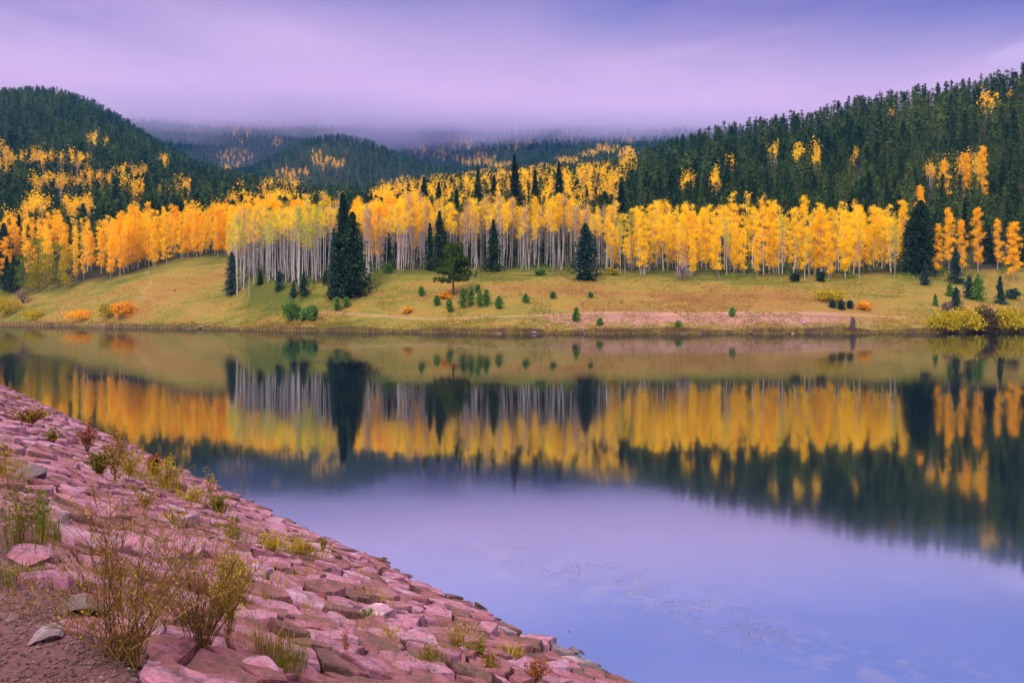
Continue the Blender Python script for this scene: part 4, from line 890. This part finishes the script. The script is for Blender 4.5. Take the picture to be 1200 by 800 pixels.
def slab(poly, seed, cuts):
    """one split stone on the dam face, in dam coordinates; returns world-space bmesh relative to its centre"""
    r = np.random.default_rng(seed); c = poly.mean(0)
    shr = r.uniform(.86, .97); P2 = (poly - c) * shr + c
    P3 = []                                                              # chip the long edges
    for a_, b_ in zip(P2, np.roll(P2, -1, 0)):
        P3.append(a_)
        if np.linalg.norm(b_ - a_) > .22: P3.append((a_ + b_) / 2 + r.normal(size=2) * .022)
    P2 = np.array(P3); hgt = r.uniform(-.005, .045) + (r.uniform() < .10) * .04; tilt = r.normal(size=2) * np.array([.07, .11]); tilt[1] -= .09
    step = r.uniform(.004, .014)
    bm = bmesh.new(); base = np.array(dam_pt(c[0], c[1]))
    def W(p, up):
        k = DO + ES * p[0] + ET * p[1]; z = SL * p[1] + .05 * (float(fbm(p[0] * .7, p[1] * .7, 3, 21)) - .45)
        return Vector((k[0], k[1], min(z, SL * TC + .02) + up)) - Vector(base)
    rings = []
    for sc_, up in ((.98, -.22), (1.0, hgt - step * 1.6), (.965, hgt)):
        rings.append([bm.verts.new(W((p - c) * sc_ + c, up + (0 if up < 0 else float((p - c) @ tilt)) + (r.normal() * .008 if up > 0 else 0))) for p in P2])
    k = len(P2)
    for A_, B_ in zip(rings[:-1], rings[1:]):
        for i in range(k): bm.faces.new((A_[i], A_[(i + 1) % k], B_[(i + 1) % k], B_[i]))
    top = bm.faces.new(rings[-1])
    if cuts:
        res = bmesh.ops.poke(bm, faces=[top]); cv = res['verts'][0]; cv.co.z += r.uniform(-.006, .02)
        eds = [e for e in bm.edges]
        bmesh.ops.subdivide_edges(bm, edges=eds, cuts=cuts, use_grid_fill=True)
        off = Vector(r.uniform(-30, 30, 3))
        for v in bm.verts:
            w = v.co + off; n1 = mnoise.noise(w * 5); n2 = mnoise.noise(w * 14)
            v.co += Vector((n2 * .008, mnoise.noise(w * 9 + Vector((7, 3, 1))) * .010, n1 * .022 + n2 * .010))
    bmesh.ops.recalc_face_normals(bm, faces=bm.faces)
    return bm, base
cells = [(i, cell(i)) for i in range(n_real)]
cells = [(i, c) for i, c in cells if c is not None]
def apparent(i):
    p = np.array(dam_pt(*pts[i])); u = U0 + p[0] / max(p[1], .1) * F; v = VH - (p[2] - CH) * F / max(p[1], .1)
    ok = p[1] > 1 and -60 < u < 1260 and 400 < v < 860 and p[2] > -.12
    return (1 / np.linalg.norm(p - np.array([0, 0, CH]))) if ok else 0
cells.sort(key=lambda q: -apparent(q[0]))
far = Acc(); nslab = 0
for r_, (i, poly) in enumerate(cells):
    if r_ < 290 and apparent(i) > 0:
        bm, base = slab(poly, 2000 + i, 3 if r_ < 150 else 2)
        me = bpy.data.meshes.new('riprap_slab'); bm.to_mesh(me); bm.free()
        s_, t_ = pts[i]
        wet = t_ < .42
        me.materials.append(M['rock_grey'] if (wet and rng.uniform() < .6) else M['rock'])
        if wet: lab, grp = 'weathered pale stone slab at the water edge of the dam, lapped by the lake', 'stone slabs at the water edge'
        elif t_ > 4.4: lab, grp = 'rough pink stone slab near the gravel crest among dry weeds', 'pink stone slabs by the gravel crest'
        elif t_ > 2.4: lab, grp = 'split pink sandstone slab on the upper part of the dam face', 'pink stone slabs on the upper dam face'
        else: lab, grp = 'split pink sandstone slab on the lower part of the dam face', 'pink stone slabs on the lower dam face'
        tag(link('stone_slab', me, None, base), lab, 'stone', grp, 'thing')
    else:
        bm, base = slab(poly, 2000 + i, 1); bm.verts.index_update()
        V = np.array([v.co[:] for v in bm.verts]) + base
        bmesh.ops.triangulate(bm, faces=bm.faces)
        far.add(V, np.array([[v.index for v in f.verts] for f in bm.faces])); bm.free()
tag(link('riprap_stones', far.mesh('riprap_stones', [M['rock_far']])), 'mass of pink stone slabs paving the farther dam face', 'stones', kind='stuff')

# gravel of the crest
n = 16000; s = rng.uniform(-6, 3, n); t = TC - .15 + rng.uniform(0, 1, n) ** 1.5 * 2.4
oct_v = np.array([(1, 0, 0), (-1, 0, 0), (0, 1, 0), (0, -1, 0), (0, 0, 1), (0, 0, -1)], float); oct_f = np.array([(0, 2, 4), (2, 1, 4), (1, 3, 4), (3, 0, 4), (2, 0, 5), (1, 2, 5), (3, 1, 5), (0, 3, 5)])
P = DO + s[:, None] * ES + t[:, None] * ET; P[:, 2] = dam_z(s, t) + .004
sz = rng.uniform(.004, .013, (n, 1, 1)) * (1 + (rng.uniform(size=(n, 1, 1)) < .05) * 1.3)
V = P[:, None] + oct_v[None] * sz * rng.uniform(.6, 1.3, (n, 6, 3))
a = Acc(); a.add(V.reshape(-1, 3), (oct_f[None] + (np.arange(n) * 6)[:, None, None]).reshape(-1, 3))
tag(link('gravel', a.mesh('gravel', [M['pebble']])), 'crushed pinkish gravel on the dam crest', 'gravel', kind='stuff')

# small stones washed out along the far waterline
rng = np.random.default_rng(55); n = 900
u = np.where(rng.uniform(size=n) < .7, rng.uniform(560, 1070, n), rng.uniform(-20, 1220, n)); d = np.interp(u, UG, sd) + rng.normal(size=n) * .8 + .1
d = np.where(rng.uniform(size=n) < .25, np.interp(u, UG, sd) + rng.uniform(1, 11, n), d); k = fbm(u / 16, d / 5, 3, 71) > .42; u, d = u[k], d[k]; n = len(u)
c = np.stack([(u - U0) / F * d, d, np.maximum(ground(u, d), 0)], -1); sz = rng.uniform(.05, .17, (n, 1, 1)) * (1 + (rng.uniform(size=(n, 1, 1)) < .06) * 1.2)
V = c[:, None] + oct_v[None] * sz * rng.uniform(.6, 1.3, (n, 6, 3)) * np.array([1.3, 1, .6])
a = Acc(); a.add(V.reshape(-1, 3), (oct_f[None] + (np.arange(n) * 6)[:, None, None]).reshape(-1, 3))
tag(link('shore_stones', a.mesh('shore_stones', [M['shore_rock']])), 'small pink stones strewn along the far waterline and washout', 'stones', kind='stuff')

# bigger loose stones by the crest and in the water
for k, (u, v, w, d_, h, rz, mat, lab) in enumerate([(92, 714, .40, .22, .10, .3, 'rock_grey', 'flat blue-grey stone half hidden behind the dry shrub'), (60, 745, .40, .16, .07, -.5, 'rock_grey', 'long grey slab lying in the gravel at the lower left'),
        (35, 560, .62, .40, .24, .4, 'rock_grey', 'big grey boulder behind the green weeds on the left'), (30, 655, .55, .30, .09, .1, 'rock', 'wide pink slab below the green weeds at the left edge'), (182, 793, .70, .22, .05, -.35, 'rock', 'long brown-pink slab along the gravel edge at the bottom'),
        (305, 792, .26, .22, .14, .2, 'rock', 'dark blocky stone at the bottom beside the grass tuft'), (155, 530, .55, .4, .32, .2, 'rock', 'block of stone standing up at the water edge beyond the tall weed'), (670, 764, .20, .14, .11, .4, 'rock_grey', 'round stone standing in the water off the dam foot'),
        (681, 764, .16, .08, .05, -.2, 'rock_grey', 'thin stone in the water beside the round one'), (624, 752, .22, .12, .05, -.3, 'rock', 'dark flat stone poking into the water at the dam foot'), (668, 740, .09, .05, .03, .1, 'rock', 'little orange stone alone in the shallow water'), (196, 553, .28, .2, .18, .1, 'rock_grey', 'grey stone at the water edge by the red weed')]):
    s_, t_, _ = dam_uv(u, v); b = np.array(dam_pt(s_, t_))
    if u > 620: kk = CH / ((v - VH) / F); b = np.array([(u - U0) / F * kk, kk, -.01])
    me = boulder(w, d_, h, 950 + k, 3); me.materials.append(M[mat])
    o = tag(link('loose_stone', me, None, (b[0], b[1], b[2] - .01)), lab, 'stone'); o.rotation_euler = (0, 0, rz + 2.2)

# ------------------------------------------------------------------ weeds on the dam
M['dry_stem'] = leaf_mat('dry_stems', [(0, (.06, .032, .012)), (.5, (.14, .075, .022)), (1, (.26, .15, .04))], 0, .2)
M['dry_leaf'] = leaf_mat('dry_leaves', [(0, (.12, .06, .018)), (.5, (.24, .135, .03)), (1, (.38, .23, .05))], .25, .2)
M['weed_green'] = leaf_mat('weed_green', [(0, (.05, .055, .012)), (.5, (.12, .115, .02)), (1, (.26, .20, .03))], .3, .2)
M['weed_bright'] = leaf_mat('weed_bright', [(0, (.06, .10, .012)), (1, (.17, .23, .025))], .3, .2)
M['weed_yellow'] = leaf_mat('weed_yellow', [(0, (.15, .10, .012)), (.5, (.30, .21, .02)), (1, (.46, .34, .04))], .3, .2)
M['weed_red'] = leaf_mat('weed_red', [(0, (.12, .03, .02)), (1, (.30, .09, .05))], .2, .2)
def twiggy(rng, h, spread, stems, sub, leaves, lsize, r0=.0035, upright=.6):
    st, lf = Acc(), Acc(); leafc = []
    for i in range(stems):
        th = rng.uniform(0, 6.283); out = rng.uniform(.1, 1) ** .8 * spread; H = h * rng.uniform(.55, 1.0) * (1 - .25 * out / (spread + 1e-6))
        p0 = np.array([rng.normal() * .05 * spread, rng.normal() * .05 * spread, -.02]); d = np.array([math.cos(th) * out, math.sin(th) * out, H])
        k = 7; f = np.linspace(0, 1, k)[:, None]; pth = p0 + d * np.concatenate([f ** 1.25, f ** 1.25, f ** .85], 1) + np.cumsum(rng.normal(size=(k, 3)) * .012 * h, 0)
        st.add(*tube(pth, r0 * rng.uniform(.7, 1.3) * (1 - .8 * f[:, 0]), 3))
        for j in range(sub):
            g = rng.uniform(.22, .97); q = np.array([np.interp(g, f[:, 0], pth[:, a_]) for a_ in range(3)]); t2 = rng.uniform(0, 6.283); L = h * rng.uniform(.10, .32) * (1.1 - .7 * g)
            e = q + np.array([math.cos(t2) * upright, math.sin(t2) * upright, rng.uniform(.35, 1.1)]) * L; m_ = (q + e) / 2 + rng.normal(size=3) * .08 * L
            st.add(*tube([q, m_, e], [r0 * .5, r0 * .38, r0 * .2], 3))
            nl = rng.poisson(leaves)
            if nl: leafc.append(q + (e - q) * rng.uniform(.2, 1.05, (nl, 1)) + rng.normal(size=(nl, 3)) * .035 * h)
    if leafc: C = np.concatenate(leafc); lf.add(*quads(C, rng.uniform(.6, 1.4, len(C)) * lsize, rng, .45))
    return st, lf
def tuft(rng, n, h, spread, w):
    a = Acc(); th = rng.uniform(0, 6.283, n); r = np.sqrt(rng.uniform(0, 1, n)) * spread; b = np.stack([np.cos(th) * r, np.sin(th) * r, np.full(n, -.02)], -1)
    out = np.stack([np.cos(th + rng.normal(size=n) * .6), np.sin(th + rng.normal(size=n) * .6), np.zeros(n)], -1); H = h * rng.uniform(.45, 1.1, n)[:, None]; ln = rng.uniform(.1, .75, n)[:, None]
    side = np.stack([-out[:, 1], out[:, 0], out[:, 2]], -1) * w * rng.uniform(.6, 1.3, n)[:, None]; up = np.array([0, 0, 1.0])
    m_ = b + out * H * ln * .3 + up * H * .55; e = b + out * H * ln * .95 + up * H * (1 - .35 * ln)
    V = np.stack([b - side, b + side, m_ + side * .7, m_ - side * .7, e], 1).reshape(-1, 3); o = (np.arange(n) * 5)[:, None]
    a.add(V, np.array([[0, 1, 2, 3]]) + o); a.f.append(np.array([[3, 2, 4]]) + o); a.m.append(np.zeros(n, int)); return a
def weed(u, v, hpx, wpx, kind, label, seed, stems=30, sub=7, leaves=3, leaf='dry_leaf', lsize=.009, cat='weed', name='weed'):
    rng = np.random.default_rng(seed); s_, t_, k = dam_uv(u, v); px = k / F; h, w = hpx * px * 1.05, wpx * px * .5
    o = tag(empty(name, dam_pt(s_, t_)), label, cat)
    if kind == 'twig':
        st, lf = twiggy(rng, h, w, stems, sub, leaves, lsize * (1 + k / 14), max(.0030, k * .00055))
        link('stem', st.mesh('stems', [M['dry_stem']]), o)
        if lf.v: link('foliage', lf.mesh('foliage', [M[leaf]]), o)
    elif kind == 'grass':
        link('blade', tuft(rng, stems * 6, h, w, max(.0022, k * .00040)).mesh('blades', [M[leaf]]), o)
    elif kind == 'leafy':
        st, lf = twiggy(rng, h * 1.15, w, max(6, stems * 2 // 3), sub, leaves * .42, lsize * .85 * (1 + k / 14), max(.0020, k * .00036), .8)
        link('stem', st.mesh('stems', [M['dry_stem']]), o); link('foliage', lf.mesh('foliage', [M[leaf]]), o)
        link('blade', tuft(rng, stems * 5, h * .85, w * 1.25, max(.002, k * .00035)).mesh('blades', [M[leaf]]), o)
    return o
weed(150, 775, 200, 340, 'twig', 'largest dry brown twiggy shrub at the gravel edge in the lower left', 61, 46, 18, 1.2, 'dry_leaf', .0055, 'shrub', 'dry_shrub')
weed(128, 770, 310, 60, 'twig', 'tallest thin dry stalks rising out of the largest brown shrub', 62, 7, 26, 3, 'dry_leaf', .0055, 'shrub', 'dry_shrub')
weed(235, 765, 165, 170, 'twig', 'upright dry brown shrub right of the largest one', 63, 38, 16, 1.2, 'dry_leaf', .0055, 'shrub', 'dry_shrub')
weed(268, 745, 150, 60, 'twig', 'greenish dry shrub at the right side of the brown shrubs', 64, 16, 12, 8, 'weed_yellow', .007, 'shrub', 'dry_shrub')
weed(135, 565, 85, 26, 'twig', 'tall pale plumed weed at the water edge on the left', 65, 6, 16, 9, 'dry_leaf', .010)
weed(35, 498, 22, 46, 'twig', 'low brown weed clump near the water at the far left', 66, 40, 8, 6, 'dry_leaf', .012)
weed(22, 640, 90, 75, 'leafy', 'grey-green weed clump over the big boulder at the left edge', 67, 34, 7, 6, 'weed_green', .012)
weed(48, 630, 50, 36, 'leafy', 'bright green leafy weed beside the big boulder at left', 68, 22, 6, 8, 'weed_bright', .011)
weed(6, 570, 60, 34, 'leafy', 'yellow leafy weed at the left edge above the boulder', 69, 18, 7, 7, 'weed_yellow', .012)
weed(14, 682, 26, 60, 'grass', 'green-brown grass tuft at the left edge above the gravel', 70, 44, leaf='weed_green')
weed(150, 560, 36, 50, 'leafy', 'yellow-green weed patch at the foot of the plumed weed', 71, 32, 7, 6, 'weed_yellow', .012)
weed(118, 560, 40, 36, 'twig', 'grey-brown dry weed left of the plumed weed', 72, 24, 8, 4, 'weed_green', .012)
weed(180, 562, 36, 18, 'twig', 'rust-red dock weed by the water edge', 73, 12, 9, 14, 'weed_red', .012)
weed(102, 530, 42, 20, 'twig', 'dark reddish stalks above the left stones', 74, 10, 9, 7, 'weed_red', .011)
weed(196, 575, 42, 46, 'leafy', 'golden leafy weed right of the rust-red dock', 75, 34, 7, 7, 'weed_yellow', .012)
weed(225, 592, 24, 40, 'leafy', 'mustard weed patch along the water edge above the bend', 76, 30, 6, 6, 'weed_yellow', .012)
weed(255, 600, 26, 26, 'leafy', 'rounded fresh green weed at the water edge', 77, 26, 6, 9, 'weed_green', .012)
weed(248, 585, 44, 16, 'twig', 'single thin stalk standing against the pale water', 78, 4, 9, 5, 'weed_yellow', .010)
weed(202, 615, 20, 34, 'leafy', 'small lime weed between slabs below the golden weed', 79, 18, 6, 7, 'weed_yellow', .010)
weed(272, 636, 26, 40, 'leafy', 'brown-green weed patch between slabs in mid slope', 80, 24, 6, 6, 'weed_green', .010)
weed(318, 648, 30, 50, 'leafy', 'left part of the long yellow weed strip near the water', 81, 34, 6, 7, 'weed_yellow', .010)
weed(352, 652, 26, 54, 'leafy', 'right part of the long yellow weed strip near the water', 82, 36, 6, 7, 'weed_yellow', .010)
weed(378, 650, 26, 18, 'twig', 'thin dark grass stalks at the right end of the weed strip', 83, 14, 6, 2, 'weed_green', .008)
weed(430, 722, 14, 22, 'leafy', 'tiny bright green plant alone among the slabs', 84, 14, 5, 8, 'weed_bright', .008)
weed(403, 770, 46, 16, 'twig', 'single dark dry stalk among the slabs left of bottom centre', 85, 4, 9, 3, 'weed_red', .006)
weed(458, 752, 26, 22, 'leafy', 'thin yellow weed among the lower slabs', 86, 9, 6, 6, 'weed_yellow', .007)
weed(502, 782, 36, 40, 'leafy', 'olive weed clump at the bottom among the slabs', 87, 26, 7, 6, 'weed_green', .007)
weed(538, 762, 38, 46, 'leafy', 'yellow-topped weed clump near the water at bottom centre', 88, 28, 7, 6, 'weed_yellow', .007)
weed(560, 772, 30, 34, 'twig', 'dark dry weed right of the yellow-topped clump', 89, 26, 7, 3, 'weed_green', .007)
weed(575, 786, 26, 26, 'twig', 'brown dry weed between wet stones at the bottom', 90, 20, 7, 3, 'dry_leaf', .007)
weed(598, 768, 18, 34, 'grass', 'lime grass tuft at the water edge by the bottom', 91, 26, leaf='weed_yellow')
weed(628, 800, 32, 40, 'twig', 'rust-brown dry weed cut by the bottom edge', 92, 36, 7, 4, 'weed_red', .007)
weed(330, 780, 40, 60, 'grass', 'olive grass tuft beside the dark blocky stone', 93, 50, leaf='weed_green')
weed(300, 765, 34, 60, 'grass', 'brown grass at the foot of the dry shrubs', 94, 50, leaf='dry_leaf')
weed(62, 520, 26, 24, 'twig', 'thin grey weed on the far left stones', 95, 14, 6, 3, 'weed_green', .010)
weed(170, 600, 40, 40, 'twig', 'sparse reddish dry stalks in mid slope below the golden weed', 96, 12, 9, 4, 'dry_leaf', .008)

# dry grass and weeds rooted in the cracks of the stone facing
rng = np.random.default_rng(41); acc = Acc(); cnt = 0
while cnt < 420:
    u_, v_ = rng.uniform(-10, 620), rng.uniform(450, 800); s_, t_, k_ = dam_uv(u_, v_)
    if t_ < .25 or t_ > TC + .1 or fbm(s_ * .55, t_ * .9, 3, 61) < .40 + .18 * rng.uniform() - .10 * (1.0 < t_ < 2.6): cnt += .25; continue
    tf = tuft(rng, int(rng.integers(10, 34)), rng.uniform(.05, .20) * (.7 + k_ / 22), rng.uniform(.04, .16), max(.0018, k_ * .00036)); mi = int(rng.choice([0, 0, 0, 1, 2])); b_ = np.array(dam_pt(s_, t_)); n0 = acc.n
    for V_ in tf.v: acc.v.append(V_ + b_)
    for f_ in tf.f: acc.f.append(f_ + n0); acc.m.append(np.full(len(f_), mi))
    acc.n += tf.n; cnt += 1
tag(link('crack_grass', acc.mesh('crack_grass', [M['dry_leaf'], M['weed_green'], M['weed_yellow']])), 'dry grass growing in the cracks between the dam stones', 'grass', kind='stuff')

# drifting leaf scum on the near water
rng = np.random.default_rng(77)
cv = [(590, 648), (640, 655), (690, 668), (730, 685), (800, 712), (870, 735), (930, 748)]
n = 2600; f = rng.uniform(0, 1, n) * (len(cv) - 1); i = np.minimum(f.astype(int), len(cv) - 2); g = f - i; cvn = np.array(cv, float)
uv = cvn[i] * (1 - g[:, None]) + cvn[i + 1] * g[:, None] + rng.normal(size=(n, 2)) * np.array([30, 8]); k = CH / ((uv[:, 1] - VH) / F)
x, y = (uv[:, 0] - U0) / F * k, k; kk = fbm(x * 1.6, y * 1.6, 3, 2) > .47; x, y = x[kk], y[kk]; n = len(x)
th = rng.uniform(0, 6.283, n); r = rng.uniform(.004, .012, n); V = np.stack([np.stack([x + r * np.cos(th + a_) * rng.uniform(.6, 1.2, n), y + r * np.sin(th + a_) * rng.uniform(.6, 1.2, n), np.full(n, .004)], -1) for a_ in (0, 1.57, 3.14, 4.71)], 1)
a = Acc(); a.add(V.reshape(-1, 3), np.arange(n * 4).reshape(-1, 4))
M['scum'] = leaf_mat('floating_leaves', [(0, (.10, .07, .10)), (1, (.20, .15, .19))], 0, 0)
tag(link('floating_debris', a.mesh('floating_debris', [M['scum']])), 'thin pinkish drift of leaf bits on the near water', 'debris', kind='stuff')
print('aspens', n_aspen, 'firs', len(show), 'forest', int((rest & ~isA).sum()), 'far aspens', int((rest & isA).sum()), 'slabs', len(cells))
